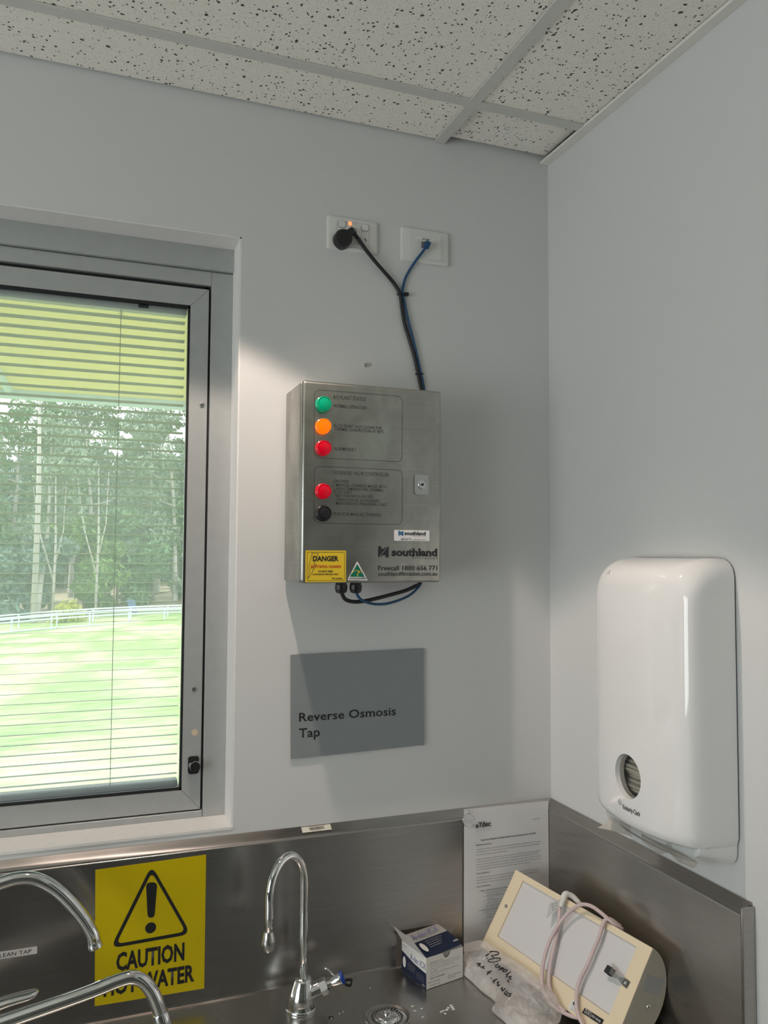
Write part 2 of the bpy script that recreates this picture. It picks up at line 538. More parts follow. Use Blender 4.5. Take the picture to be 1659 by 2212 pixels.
# dark door added in the right wall, unseen, to darken reflections in the steel
d1 = struct(obj('added_door_1', box(-0.02, -0.0005, -2.35, -1.35, ZF, ZF+2.04, 0.003, 1), 'added_door_dark'))
obj('added_door_handle', tube([(-0.02, -1.43, ZF+1.0), (-0.06, -1.43, ZF+1.0), (-0.06, -1.55, ZF+1.0)], 0.009, 10), 'screw_steel', d1, True)
bm = BM()
for y0, y1, z1 in ((-1.35, -1.29, 2.10), (-2.41, -2.35, 2.10)): box(-0.028, -0.0005, y0, y1, ZF, ZF+z1, bm=bm)
box(-0.028, -0.0005, -2.35, -1.35, ZF+2.04, ZF+2.10, bm=bm)
obj('added_door_frame', bm, 'trim_cream', d1)

# ceiling: slab above, tee grid and lay-in tiles
ceiling = struct(obj('ceiling', box(XL, 0, YR, 0, HC+0.20, HC+0.25), 'dark_void'))
MX = [0.0, -0.283, -1.483, -2.683, XL]
TY = [0.0, -0.168, -0.768, -1.368, -1.968, -2.568, -3.168, -3.768]
for i, x in enumerate(MX[1:-1]):
    o = obj('ceiling_main_tee', box(x-0.012, x+0.012, YR, -0.001, HC, HC+0.004), 'tee_white', ceiling)
for y in TY[1:]:
    for i in range(len(MX)-1):
        x1, x0 = MX[i], MX[i+1]
        a = x0 + (0.012 if i < len(MX)-2 else 0); b = x1 - (0.012 if i > 0 else 0)
        obj('ceiling_cross_tee', box(a, b, y-0.012, y+0.012, HC+0.0004, HC+0.0042), 'tee_white', ceiling)
k = 0
for i in range(len(MX)-1):
    for j in range(len(TY)-1):
        x1, x0, y1, y0 = MX[i], MX[i+1], TY[j], TY[j+1]
        gx1 = 0.016 if i == 0 and j == 0 else (0.008 if i == 0 else 0.004)
        gy1 = (0.014 if i == 0 else 0.007) if j == 0 else 0.004
        lift = 0.013 if (i == 0 and j == 0) else 0.005
        bm = box(x0+0.004, x1-gx1, y0+0.004, y1-gy1, HC+lift, HC+lift+0.015)
        # real offset so that no two tiles share the same pattern
        obj('ceiling_tile', bm, 'ceiling_tile', ceiling)
        k += 1
trim = struct(obj('trim_1', box(-0.022, -0.0005, YR, -0.001, HC-0.003, HC+0.003), 'trim_cream'))

# recessed downlight at the centre of the tile over the sink
DL = Vector((-0.86, -0.452, HC))
t = thing('downlight', 'round white recessed downlight in the ceiling tile above the sink', 'downlight', DL)
bm = ring_prism(circ(0, 0, 0.062, 32), circ(0, 0, 0.048, 32), -0.003, 0.006)
obj('bezel', Frame(DL, (1, 0, 0), (0, 1, 0), (0, 0, 1)).place(bm), 'white_plastic', t, True)
sp = add_light('downlight_lamp', 'SPOT', DL + Vector((0, 0, -0.006)), (0, 0, -1), 31, (1.0, 0.81, 0.70),
               spot_size=math.radians(89), spot_blend=0.16, shadow_soft_size=0.016)

# ================================================================== WINDOW
window = struct(obj('window_1', BM(), 'alu'))
def wpart(name, bm, m, parent=window, smooth=False): return obj(name, bm, m, parent, smooth)
rv = 0.0008
# painted reveals
for nm, a in (('reveal_head', (WX0, WX1, 0.0015, 0.085, WZ1-0.003, WZ1)), ('reveal_jamb', (WX1-0.003, WX1, 0.0015, 0.085, WZ0, WZ1)),
              ('reveal_jamb', (WX0, WX0+0.003, 0.0015, 0.085, WZ0, WZ1)), ('sill', (WX0, WX1, -0.0015, 0.085, WZ0-0.001, WZ0+0.004))):
    wpart(nm, box(*a), 'reveal_paint')
YF = 0.080
JX = -0.775            # frame / sash boundary
fz0, fz1 = 0.0295, 1.112
wx1, wx0 = WX1-0.003, WX0+0.003
jl = wx0 + 0.046       # left jamb inner edge
bm = box(wx0, wx1, YF-0.010, 0.15, 1.150, WZ1-0.003, 0.0008, 1); wpart('head_channel', bm, 'alu')
wpart('frame_head', box(wx0, JX+0.0005, YF, 0.15, 1.119, 1.1485, 0.0006, 1), 'alu')
wpart('frame_jamb', box(JX+0.001, wx1, YF, 0.15, WZ0+0.004, 1.1485, 0.0006, 1), 'alu')
wpart('frame_jamb', box(wx0, jl, YF, 0.15, WZ0+0.004, 1.1185, 0.0006, 1), 'alu')
wpart('frame_sill', box(jl+0.0005, JX, YF, 0.15, WZ0+0.004, 0.0275, 0.0006, 1), 'alu')
wpart('gap_seal', box(jl, JX+0.0008, YF+0.012, 0.14, fz0-0.004, 1.1195), 'gasket')
# hollow: the seal above is only a ring
me = bpy.data.objects['gap_seal'].data
bm = BM()
SX1, SX0, SZ0, SZ1 = JX-0.004, jl+0.004, 0.0305, 1.1105
box(SX1-0.006, JX+0.0008, YF+0.012, 0.14, 0.0270, 1.1195, bm=bm); box(jl, SX0+0.006, YF+0.012, 0.14, 0.0270, 1.1195, bm=bm)
box(SX0, SX1, YF+0.012, 0.14, SZ1-0.006, 1.1195, bm=bm); box(SX0, SX1, YF+0.012, 0.14, 0.0270, SZ0+0.006, bm=bm)
bm.to_mesh(me); bm.free()
# sash with mitred corners
sw = 0.0375
def mitre(pts, name='sash_rail'):
    bm = prism(pts, 0, 0.058)
    xform(bm, Vector((0, YF+0.003, 0)), Vector((1, 0, 0)), Vector((0, 0, 1)), Vector((0, 1, 0)))
    return wpart(name, bm, 'alu')
g = 0.0004
mitre([(SX0+g, SZ1), (SX1-g, SZ1), (SX1-sw-g, SZ1-sw), (SX0+sw+g, SZ1-sw)])
mitre([(SX0+g, SZ0), (SX0+sw+g, SZ0+sw+0.003), (SX1-sw-g, SZ0+sw+0.003), (SX1-g, SZ0)])
mitre([(SX1, SZ0+g), (SX1-sw, SZ0+sw+0.003+g), (SX1-sw, SZ1-sw-g), (SX1, SZ1-g)], 'sash_stile')
mitre([(SX0, SZ0+g), (SX0, SZ1-g), (SX0+sw, SZ1-sw-g), (SX0+sw, SZ0+sw+0.003+g)], 'sash_stile')
GX1, GX0, GZ0, GZ1 = SX1-sw, SX0+sw, SZ0+sw+0.003, SZ1-sw
bm = BM()
for a in ((GX1-0.0045, GX1+0.002, GZ0, GZ1), (GX0-0.002, GX0+0.0045, GZ0, GZ1), (GX0, GX1, GZ1-0.006, GZ1+0.002), (GX0, GX1, GZ0-0.002, GZ0+0.0045)):
    box(a[0], a[1], YF+0.006, YF+0.014, a[2], a[3], bm=bm)
wpart('gasket', bm, 'gasket')
wpart('pane', box(GX0, GX1, 0.0915, 0.0945, GZ0, GZ1), 'window_glass')
wpart('pane', box(GX0, GX1, 0.1225, 0.1255, GZ0, GZ1), 'window_glass')
# integral venetian blind between the panes
blind = wpart('venetian_blind', box(GX0+0.006, GX1-0.006, 0.097, 0.1205, GZ1-0.019, GZ1-0.0005, 0.001, 1), 'blind_rail')
obj('bottom_rail', box(GX0+0.006, GX1-0.007, 0.097, 0.1205, GZ0+0.004, GZ0+0.019, 0.002, 1), 'blind_rail', blind)
bm = BM()
n = 5
for i in range(n):
    s = i/(n-1) - 0.5
    yy = 0.1085 + s*0.0205
    zz = -s*0.0205*0.10 + 0.0007*(1-4*s*s)
    for x in (GX0+0.008, GX1-0.008): bm.verts.new((x, yy, zz))
bm.verts.ensure_lookup_table()
for i in range(n-1):
    bm.faces.new([bm.verts[q] for q in (2*i, 2*i+1, 2*i+3, 2*i+2)])
ex = bmesh.ops.solidify(bm, geom=bm.faces[:], thickness=0.0004)
slat0 = obj('slat', bm, 'blind_white', blind, True)
zs = [1.0399 - 0.01957*i for i in range(49)]
for i, z in enumerate(zs):
    s = slat0 if i == 0 else slat0.copy()
    if i: link(s, blind)
    s.location = (0, 0, z)
for xc in (-0.9545, GX0 + (GX1+0.9545) + 0.0):
    obj('ladder_cord', tube([(xc, 0.0985, GZ1-0.02), (xc-0.001, 0.0985, 0.55), (xc, 0.0985, GZ0+0.01)], 0.0007, 5), 'cord_string', blind)
    bm = lathe_at([(0.0055, 0), (0.0055, 0.001), (0.002, 0.002)], (xc, 0.0982, GZ1-0.028), (0, -1, 0), 12)
    obj('cord_guide', bm, 'clear_plastic', blind)
obj('blind_bracket', box(-0.921, -0.9, 0.0965, 0.1, GZ1-0.0125, GZ1-0.004), 'gasket', blind)
# sash screws, sticker, knob
def screw(name, O, N, r, parent, m='screw_steel'):
    b = obj(name, lathe_at([(r, 0), (r, r*0.25), (r*0.8, r*0.55), (r*0.42, r*0.62), (r*0.36, r*0.15), (0, r*0.15)], O, N, 16), m, parent, True)
    return b
ys = YF+0.003
for q in ((436.5, 874.5), (419, 1488)):
    screw('screw', at_y(*q, ys), (0, -1, 0), 0.0052, window)
fw = wallframe(ys)
bm = prism(circ(*fw.px((420.5, 1582)), 0.0066, 20), 0, 0.0003)
wpart('round_sticker', fw.place(bm), 'tan_sticker')
u, v = fw.px((417.5, 1652))
bm = fw.place(prism(rrect(u-0.0108, u+0.0108, v-0.0175, v+0.0175, 0.005), 0, 0.004))
kb = wpart('knob_base', bm, 'black_plastic')
O = fw.p(u+0.001, v+0.001, 0.004)
obj('knob', lathe_at([(0.0112, 0), (0.0112, 0.005), (0.0105, 0.017), (0.0095, 0.018)], O, (0, -1, 0), 20), 'chrome', kb, True)
obj('knob_cap', lathe_at([(0.0098, 0.0), (0.0102, 0.0185), (0.0102, 0.0205), (0.0085, 0.021), (0.0080, 0.0195), (0, 0.0195)], O, (0, -1, 0), 20), 'black_plastic', kb, True)

# ================================================================== OUTSIDE
def gz(x, y):
    """lawn: falls gently away from the building; rises to the right towards the ramp"""
    t = max(0.0, min(1.0, (y-6)/37))
    return -2.35*(1-t) + t*(-3.75 + 0.066*(x + 9.0))
bm = BM()
nx, ny = 40, 50
vs = [[bm.verts.new((-60 + 100*i/nx, 0.3 + 130*j/ny, gz(-60 + 100*i/nx if -22 < -60+100*i/nx < 14 else (-22 if -60+100*i/nx < 0 else 14), 0.3 + 130*j/ny))) for i in range(nx+1)] for j in range(ny+1)]
for j in range(ny):
    for i in range(nx):
        bm.faces.new((vs[j][i], vs[j][i+1], vs[j+1][i+1], vs[j+1][i]))
lawn = struct(obj('ground_lawn', bm, 'grass', smooth=True), 'patchy sunlit green lawn outside the window')
# verandah soffit over the window
pe = at_y(200, 868, 2.55)
zs_ = pe.z + 0.03
sof = struct(obj('soffit', box(-9, 5, 0.2, 2.55, zs_, zs_+0.06), 'soffit_yellow'), 'yellow verandah soffit outside the window')
obj('gutter', box(-9, 5, 2.53, 2.60, pe.z-0.005, zs_+0.10, 0.005, 1), 'gutter_blue', sof)
q0, q1 = at_z(-12, 790, zs_), at_z(24, 850, zs_)
obj('soffit_joint', tube([q0 - Vector((0, 0, .004)), q1 - Vector((0, 0, .004))], 0.02, 6), 'gutter_blue', sof)
# ramp with kerb and two handrail fences
def rp(px, py, y): return at_y(px, py, y)
YN, YB = 43.0, 45.2
def base_px(x): return 1387 - 0.105*x + 0.00009*x*x
near = [rp(x, base_px(x), YN) for x in range(-260, 700, 60)]
bm = BM()
rows = [[bm.verts.new(p + Vector((0, dy, dz))) for p in near] for dy, dz in ((0, -0.5), (0, 0.04), (0, 0.22), (0.25, 0.22), (0.25, 0.14), (2.6, 0.14), (2.6, -0.5))]
for a, b in zip(rows, rows[1:]):
    for i in range(len(a)-1): bm.faces.new((a[i], a[i+1], b[i+1], b[i]))
for f in bm.faces:
    c = f.calc_center_median()
    f.material_index = 0 if f.calc_center_median().y < YN + 0.26 else 1
ramp_o = struct(obj('ramp_path', bm, ['kerb_white', 'path_concrete']), 'concrete ramp with pale kerb beyond the lawn')
def fence(name, label, y, xs, rails, h):
    first = rp(xs[0], base_px(xs[0]), y)
    t = thing(name, label, 'handrail', first)
    bases = []
    for x in xs:
        b = rp(x, base_px(x), YN); b = Vector((b.x, y, b.z + (0.2 if y == YN else 0.14)))
        if y != YN:
            d = ray(x, base_px(x)); b.x = CAM.x + d.x*((y-CAM.y)/d.y)
        bases.append(b)
        obj('post', tube([b + Vector((0, 0.1, -0.2)), b + Vector((0, 0.1, h))], 0.045, 6), 'rail_metal', t)
    for k, rh in enumerate(rails):
        obj('rail', tube([b + Vector((0, 0.1, rh)) for b in bases], 0.045, 6), 'rail_metal', t)
    t.location = bases[0]
    for ch in t.children: ch.matrix_parent_inverse = Matrix.Translation(-bases[0])
fence('handrail_fence', 'pale metal handrail along the lawn edge of the ramp', YN, [-144, -60, 24, 110, 193, 278, 355, 440, 520], (0.95, 0.72, 0.25), 0.95)
fence('handrail_fence', 'pale metal handrail along the tree side of the ramp', YB, [-128, -44, 39, 122, 200, 282, 362, 445, 525], (1.0, 0.78), 1.0)
# dark picket fence among the trees
pf = [rp(x, y, 52) for x, y in ((318, 1352), (460, 1345))]
t = thing('picket_fence', 'dark metal picket fence standing beyond the ramp', 'fence', pf[0])
n = 34
for k in range(n):
    b = pf[0].lerp(pf[1], k/(n-1))
    obj('picket', box(b.x-0.025, b.x+0.025, 51.98, 52.02, b.z-0.6, b.z+1.15), 'picket_dark', t)
for dz in (0.0, 1.0):
    obj('fence_rail', tube([pf[0] + Vector((0, 0.04, dz)), pf[1] + Vector((0, 0.04, dz))], 0.03, 5), 'picket_dark', t)
# leaning blue banner and white marker post
a, b = rp(278, 1295, 49), rp(296, 1358, 49)
bm = prism([(a.x-0.1, a.z), (a.x+0.35, a.z-0.05), (b.x+0.35, b.z-0.6), (b.x-0.25, b.z-0.6)], 48.9, 49.1)
xform(bm, Vector((0, 0, 0)), Vector((1, 0, 0)), Vector((0, 0, 1)), Vector((0, 1, 0)))
tag(obj('feather_banner', bm, 'banner_blue'), 'tall dark blue leaning banner beyond the ramp', 'banner')
b = rp(60, 1366, 47.5)
tag(obj('marker_post', box(b.x-0.14, b.x+0.14, 47.4, 47.6, b.z-0.8, b.z+0.3, 0.03, 2), 'kerb_white'), 'short white marker post beside the ramp', 'post')
# leaf litter bank behind the ramp
bm = BM()
vs = [[bm.verts.new((-40 + 2*i, 48 + 3*j, -3.9 + 0.066*(max(-22, min(14, -40 + 2*i)) + 9) + 0.13*j + 0.2*noise.noise(Vector((i*0.4, j*0.5, 0))))) for i in range(36)] for j in range(18)]
for j in range(17):
    for i in range(35): bm.faces.new((vs[j][i], vs[j][i+1], vs[j+1][i+1], vs[j+1][i]))
struct(obj('ground_litter_bank', bm, 'leaf_litter', smooth=True), 'brown leaf litter bank under the trees')

def leaf_cloud(blobs, per, size, seed):
    rnd = random.Random(seed)
    bm = BM()
    for (c, rx, rz, k) in blobs:
        for _ in range(int(per*k)):
            while True:
                d = Vector((rnd.uniform(-1, 1), rnd.uniform(-1, 1), rnd.uniform(-1, 1)))
                if 0.15 < d.length < 1: break
            p = Vector(c) + Vector((d.x*rx, d.y*rx, d.z*rz))
            a = Vector((rnd.gauss(0, 1), rnd.gauss(0, 1), rnd.gauss(0, 1)-0.6)).normalized()
            b = a.cross(Vector((rnd.gauss(0, 1), rnd.gauss(0, 1), rnd.gauss(0, 1)))).normalized()
            s = size*rnd.uniform(0.6, 1.5)
            v = [bm.verts.new(p + q) for q in (-a*s, b*s*0.42, a*s, -b*s*0.42)]
            bm.faces.new(v)
    return bm
def tree(name, label, base, h, width, seed, leaf, trunk, bare=0.35, per=90, group='gum trees beyond the ramp', size=0.20):
    rnd = random.Random(seed)
    t = thing(name, label, 'tree', base, group)
    base = Vector(base)
    top = base + Vector((rnd.uniform(-.8, .8), rnd.uniform(-.5, .5), h*0.93))
    mid = base.lerp(top, 0.5) + Vector((rnd.uniform(-.4, .4), 0, 0))
    r0 = 0.012*h + 0.05
    path = catmull([base - Vector((0, 0, 0.5)), base.lerp(mid, 0.5), mid, mid.lerp(top, 0.5), top], 4)
    bm = tube(path, [r0*(1-0.85*i/(len(path)-1)) for i in range(len(path))], 7)
    blobs = []
    nb = rnd.randint(9, 13)
    for k in range(nb):
        f = bare + (1-bare)*(k+0.5)/nb
        p = path[int(f*(len(path)-1))]
        ang = rnd.uniform(0, 2*PI)
        L = width*(0.35 + 0.65*math.sin(PI*min(1, (f-bare)/(1-bare)*0.8 + 0.2)))*rnd.uniform(0.5, 1.0)
        e = p + Vector((math.cos(ang)*L, math.sin(ang)*L*0.6, rnd.uniform(0.3, 1.0)*L*0.7))
        tube([p, p.lerp(e, 0.5) + Vector((0, 0, -0.08*L)), e], [r0*0.35, r0*0.22, r0*0.10], 5, bm)
        rr = width*rnd.uniform(0.28, 0.48)
        blobs.append((e, rr, rr*rnd.uniform(0.6, 0.95), rnd.uniform(0.7, 1.3)))
        if rnd.random() < 0.8:
            blobs.append((p.lerp(e, 0.5), rr*0.8, rr*0.55, 0.6))
    blobs.append((top, width*0.4, width*0.4, 1.1))
    obj('trunk', bm, trunk, t, True)
    lf = obj('foliage', leaf_cloud(blobs, per, size, seed+99), leaf, t)
    return t
def tg(px, y):
    d = ray(px, 1330)
    x = CAM.x + d.x*((y-CAM.y)/d.y)
    return (x, y, -3.7 + 0.066*(max(-22, min(14, x)) + 9) + 0.04*(y-48))
L_G = 'slender pale-trunked gum tree with loose grey-green crown beyond the ramp'
L_D = 'dense blue-green tree filling the wood behind the ramp'
spots = [(-150, 58, 15.0), (-95, 52, 13.5), (-40, 62, 15.5), (5, 55, 14.2), (52, 60, 15.2), (78, 51, 12.2), (110, 56, 14.6), (150, 64, 14.5),
         (190, 54, 14.2), (232, 60, 15.0), (262, 66, 15.0), (300, 57, 14.0), (338, 62, 14.6), (378, 55, 13.6), (420, 60, 15.4), (470, 56, 14), (520, 64, 15)]
for k, (px, y, h) in enumerate(spots):
    tree('gum_tree', L_G, tg(px, y), h, 2.3 + 0.5*random.random(), 100+k, 'leaf_grey' if k % 3 else 'leaf_green', 'trunk_pale', 0.33, 150, size=0.17)
back = [(-110, 78, 13), (-30, 74, 12), (30, 80, 13), (90, 76, 13.5), (140, 72, 11.5), (200, 80, 13.5), (250, 74, 12.0), (310, 78, 13), (365, 72, 12), (430, 78, 13.5), (490, 74, 13)]
for k, (px, y, h) in enumerate(back):
    tree('bushy_tree', L_D, tg(px, y), h*0.80, 5.0, 300+k, 'leaf_blue', 'trunk_dark', 0.02, 330, 'dense trees of the wood behind', size=0.27)
under = [(60, 51, 4.0, 'leaf_blue', 'blue-green understorey tree between the slender bare trunks'), (330, 55, 4.8, 'leaf_grey', 'grey-green understorey tree behind the dark picket fence'), (385, 56, 5.6, 'leaf_green', 'broad green understorey tree above the dark picket fence'),
         (185, 53, 4.6, 'leaf_bright', 'bright green young tree behind the yellow bush'), (250, 54, 5.2, 'leaf_green', 'dark green understorey tree left of the blue banner'),
         (20, 53, 4.4, 'leaf_green', 'low green understorey tree left of the slender bare trunks')]
for k, (px, y, h, lf, lab) in enumerate(under):
    tree('young_tree', lab, tg(px, y), h*1.15, 2.5, 500+k, lf, 'trunk_dark', 0.02, 260, 'understorey trees', size=0.19)
for px, y, hh in ((72, 48.5, 14), (112, 49.5, 8.5), (205, 50, 9)):
    b = Vector(tg(px, y))
    t = thing('bare_trunk', {72: 'tall straight pale bare tree trunk', 112: 'forked slim leaning bare sapling', 205: 'thin pale bare trunk behind the yellow bush'}[px] , 'tree', b, None)
    bm = tube([b - Vector((0, 0, 1.2)), b + Vector((0.1, 0, hh*0.5)), b + Vector((0.0, 0, hh))], [0.19, 0.15, 0.06] if px == 72 else [0.09, 0.07, 0.03], 7)
    if px != 72:
        tube([b + Vector((0.05, 0, hh*0.25)), b + Vector((-0.7, 0, hh*0.55)), b + Vector((-1.2, 0, hh*0.9))], [0.06, 0.05, 0.02], 6, bm)
        tube([b + Vector((0.05, 0, hh*0.35)), b + Vector((0.5, 0, hh*0.6)), b + Vector((0.6, 0, hh*0.95))], [0.05, 0.04, 0.02], 6, bm)
    obj('trunk', bm, 'trunk_pale', t, True)
# rounded yellow-green bush
bb = at_y(146, 1352, 47.0)
t = thing('yellow_bush', 'rounded yellow-green bush beside the ramp handrail', 'bush', bb)
obj('foliage', leaf_cloud([(bb + Vector((dx, 0, dz)), 0.62, 0.55, 1) for dx, dz in ((-0.5, 0.1), (0.5, 0.1), (0, 0.5), (-0.3, 0.7), (0.35, 0.65), (0, 0), (0.05, 0.95))], 260, 0.09, 5), 'leaf_yellow', t)
obj('stem', tube([bb + Vector((0, 0, -1.2)), bb + Vector((0, 0, 0.4))], 0.06, 6), 'trunk_dark', t)

# ================================================================== STEEL BENCH AND SPLASHBACK
LD, LZ = 0.025, 0.014      # ledge depth and fall
bench = thing('sink_bench', 'brushed stainless steel sink bench with tall splashbacks in the corner', 'sink bench', (-1.3, -0.3, ZB))
BX0 = -2.6
bm = box(BX0, -0.0005, -0.60, -0.0005, ZB-0.035, ZB)
worktop = obj('worktop', bm, 'steel_bench', bench)
def ext(profile, path):
    """sweep (offset from wall, z) profile along mitred path of (x,y,inward normal)"""
    bm = BM()
    rings = [[bm.verts.new((p[0] + p[2]*o_, p[1] + p[3]*o_, z)) for o_, z in profile] for p in path]
    for a, b in zip(rings, rings[1:]):
        for k in range(len(profile)):
            j = (k+1) % len(profile)
            bm.faces.new((a[k], b[k], b[j], a[j]))
    bm.faces.new(rings[0]); bm.faces.new(rings[-1][::-1])
    bmesh.ops.recalc_face_normals(bm, faces=bm.faces[:])
    return bm
rad = []
for i in range(5):
    a = PI*0.5*i/4
    rad.append((LD - 0.004 + 0.004*math.sin(a), -LZ - 0.004 + 0.004*math.cos(a)))
prof = [(0.0005, 0.0), (0.003, 0.0002)] + [(LD-0.006, -LZ+0.0012)] + rad + [(LD, ZB+0.006), (LD+0.0015, ZB+0.002), (LD+0.006, ZB), (0.0005, ZB)]
obj('back_splashback', ext(prof, [(BX0, 0, 0, -1), (-0.0, 0, -1, -1)]), 'steel_splash', bench, True)
obj('side_splashback', ext(prof, [(0, 0, -1, -1), (0, -0.585, -1, 0), (0, -0.594, -1, 0)]), 'steel_splash', bench, True)
obj('splashback_end', box(-LD-0.001, -0.0005, -0.600, -0.594, ZB, -0.004, 0.002, 2), 'steel_splash', bench, True)
# basket waste
D = at_z(836, 2198, ZB)
dr = obj('drain_rim', lathe_at([(0.0440, 0.0), (0.0440, 0.0015), (0.042, 0.003), (0.039, 0.0025), (0.036, 0.0006), (0.0, 0.0006)], (D.x, D.y, ZB), (0, 0, 1), 48), 'steel_bench', bench, True)
fd = Frame((D.x, D.y, ZB), (1, 0, 0), (0, 1, 0), (0, 0, 1))
obj('strainer_basket', fd.place(lathe([(0.036, 0.0007), (0.034, 0.0016), (0.024, 0.0012), (0.021, 0.0045), (0.016, 0.0062), (0.007, 0.0065), (0.0065, 0.0125), (0.005, 0.0135), (0, 0.0135)], 40)), 'chrome', bench, True)
for k in range(28):
    a = 2*PI*k/28
    c, s = math.cos(a), math.sin(a)
    pts = [(c*r_ - s*w_, s*r_ + c*w_) for r_, w_ in ((0.0255, -0.0011), (0.0298, -0.0013), (0.0298, 0.0013), (0.0255, 0.0011))]
    obj('strainer_slot', fd.place(prism(pts, 0.0014, 0.0019)), 'gasket', dr)

# ================================================================== CONTROL BOX
BXF = -0.150
q = lambda a, b: at_y(a, b, BXF)
bx0, bx1, bz0, bz1 = -0.6330, -0.3445, 0.4977, 0.8832
cb = thing('control_box', 'stainless steel wall control box with indicator lamps and printed warnings', 'control box', ((bx0+bx1)/2, 0, bz0))
obj('enclosure_body', box(bx0+0.001, bx1-0.001, -0.131, -0.0105, bz0+0.0005, bz1-0.0005, 0.003, 2), 'steel_box', cb, True)
for x in (bx0+0.03, bx1-0.03):
    for z in (bz0+0.03, bz1-0.03):
        obj('wall_spacer', lathe_at([(0.008, 0), (0.008, 0.0115)], (x, 0.0, z), (0, -1, 0), 12), 'black_rubber', cb)
obj('door_seal', box(bx0+0.006, bx1-0.006, -0.1355, -0.130, bz0+0.006, bz1-0.006), 'gasket', cb)
door = obj('door', box(bx0, bx1, BXF, -0.1345, bz0, bz1, 0.0065, 4), 'steel_box', cb, True)
FB = wallframe(BXF)
C1 = crop(580, 780, 0.25316)
def panel_line(x0, x1, ytop, ybot):
    u0, _ = FB.px(C1(x0, (ytop+ybot)/2)); u1, _ = FB.px(C1(x1, (ytop+ybot)/2))
    _, v1 = FB.px(C1(x0+30, ytop)); _, v0 = FB.px(C1(x0+30, ybot))
    w = 0.0009
    bm = ring_prism(rrect(u0, u1, v0, v1, 0.0115), rrect(u0+w, u1-w, v0+w, v1-w, 0.0115-w), 0, 0.0003)
    obj('panel_outline', FB.place(bm), 'print_dark', door)
panel_line(388, 1143, 243, 827); panel_line(388, 1143, 896, 1384)
for s, x0, x1, yc, h, bd in (('RO PLANT STATUS', 555, 830, 306, 34, 0), ('NORMAL OPERATION', 555, 838, 379, 28, 0), ('AUTO PLANT SHUT-DOWN FOR', 557, 967, 547, 26, 0),
        ('THERMAL DISINFECTION AT 80\u00baC', 557, 985, 578, 26, 0), ('ALARM/FAULT', 557, 747, 746, 28, 0), ('SOLENOID VALVE CONTROLLER', 555, 1028, 950, 31, 0),
        ('CAUTION', 556, 683, 1023, 25, 0.018), ('- MANUAL OVERRIDE MODE (80\u00baC)', 560, 1013, 1056, 25, 0), ('- HIGH TEMPERATURE THERMAL', 560, 983, 1087, 25, 0),
        ('FLUSH ONLY.', 556, 718, 1115, 25, 0), ('NOT', 572, 628, 1147, 25, 0.018), ('FOR REGULAR USE!', 640, 892, 1150, 25, 0), ('- OPERATION BY AUTHORISED', 560, 948, 1182, 25, 0),
        ('MAINTENANCE PERSONNEL ONLY', 574, 1012, 1213, 25, 0), ('PUSH FOR MANUAL OVERRIDE', 555, 957, 1303, 28, 0),
        ('southland', 1048, 1440, 1628, 66, 0.045), ('Freecall 1800 656 771', 935, 1440, 1764, 42, 0.016), ('southlandfiltration.com.au', 935, 1440, 1814, 36, 0.012)):
    textpx(s, FB, C1, x0, x1, yc, h, 'print_black' if yc > 1500 else 'print_dark', door, max(bd, 0.008), capfit=0.74 if yc > 1500 else CAP)
textpx('filtration', FB, C1, 1230, 1441, 1677, 24, 'print_black', door, 0.0, spacing=1.9)
MARK = [(0, 0), (0, 1), (.32, 1), (.27, .84), (.48, .78), (.85, 1), (.05, 0)]
def brand_mark(fr, C, x0, x1, y0, y1, m, parent):
    u0, v1 = fr.px(C(x0, y0)); u1, v0 = fr.px(C(x1, y1))
    bm = BM()
    for pts in (MARK, [(1-a, 1-b) for a, b in MARK]):
        prism([(u0 + a*(u1-u0), v0 + b*(v1-v0)) for a, b in pts], 0.0001, 0.0004, bm)
    obj('logo_mark', fr.place(bm), m, parent)
brand_mark(FB, C1, 935, 1025, 1580, 1676, 'print_black', door)
# white maker sticker
def sticker(name, fr, C, x0, x1, y0, y1, m, parent, r=0.002, th=0.0004):
    u0, v1 = fr.px(C(x0, y0)); u1, v0 = fr.px(C(x1, y1))
    return obj(name, fr.place(prism(rrect(u0, u1, v0, v1, r, 3), 0, th)), m, parent)
FB2 = wallframe(BXF-0.0005)
st = sticker('maker_sticker', FB, C1, 1072, 1372, 1440, 1536, 'label_white', cb)
brand_mark(FB2, C1, 1108, 1150, 1448, 1490, 'print_blue', st)
textpx('southland', FB2, C1, 1160, 1340, 1467, 32, 'print_black', st, 0.03, capfit=0.74)
textpx('filtration', FB2, C1, 1240, 1340, 1493, 11, 'print_grey', st, 0, spacing=1.8)
textpx('24/7 Emergency Support', FB2, C1, 1128, 1212, 1507, 8, 'print_grey', st)
textpx('1800 656 771', FB2, C1, 1128, 1220, 1520, 11, 'print_black', st, 0.02)
textpx('southlandfiltration.com.au', FB2, C1, 1230, 1342, 1522, 8, 'print_black', st, 0.01)
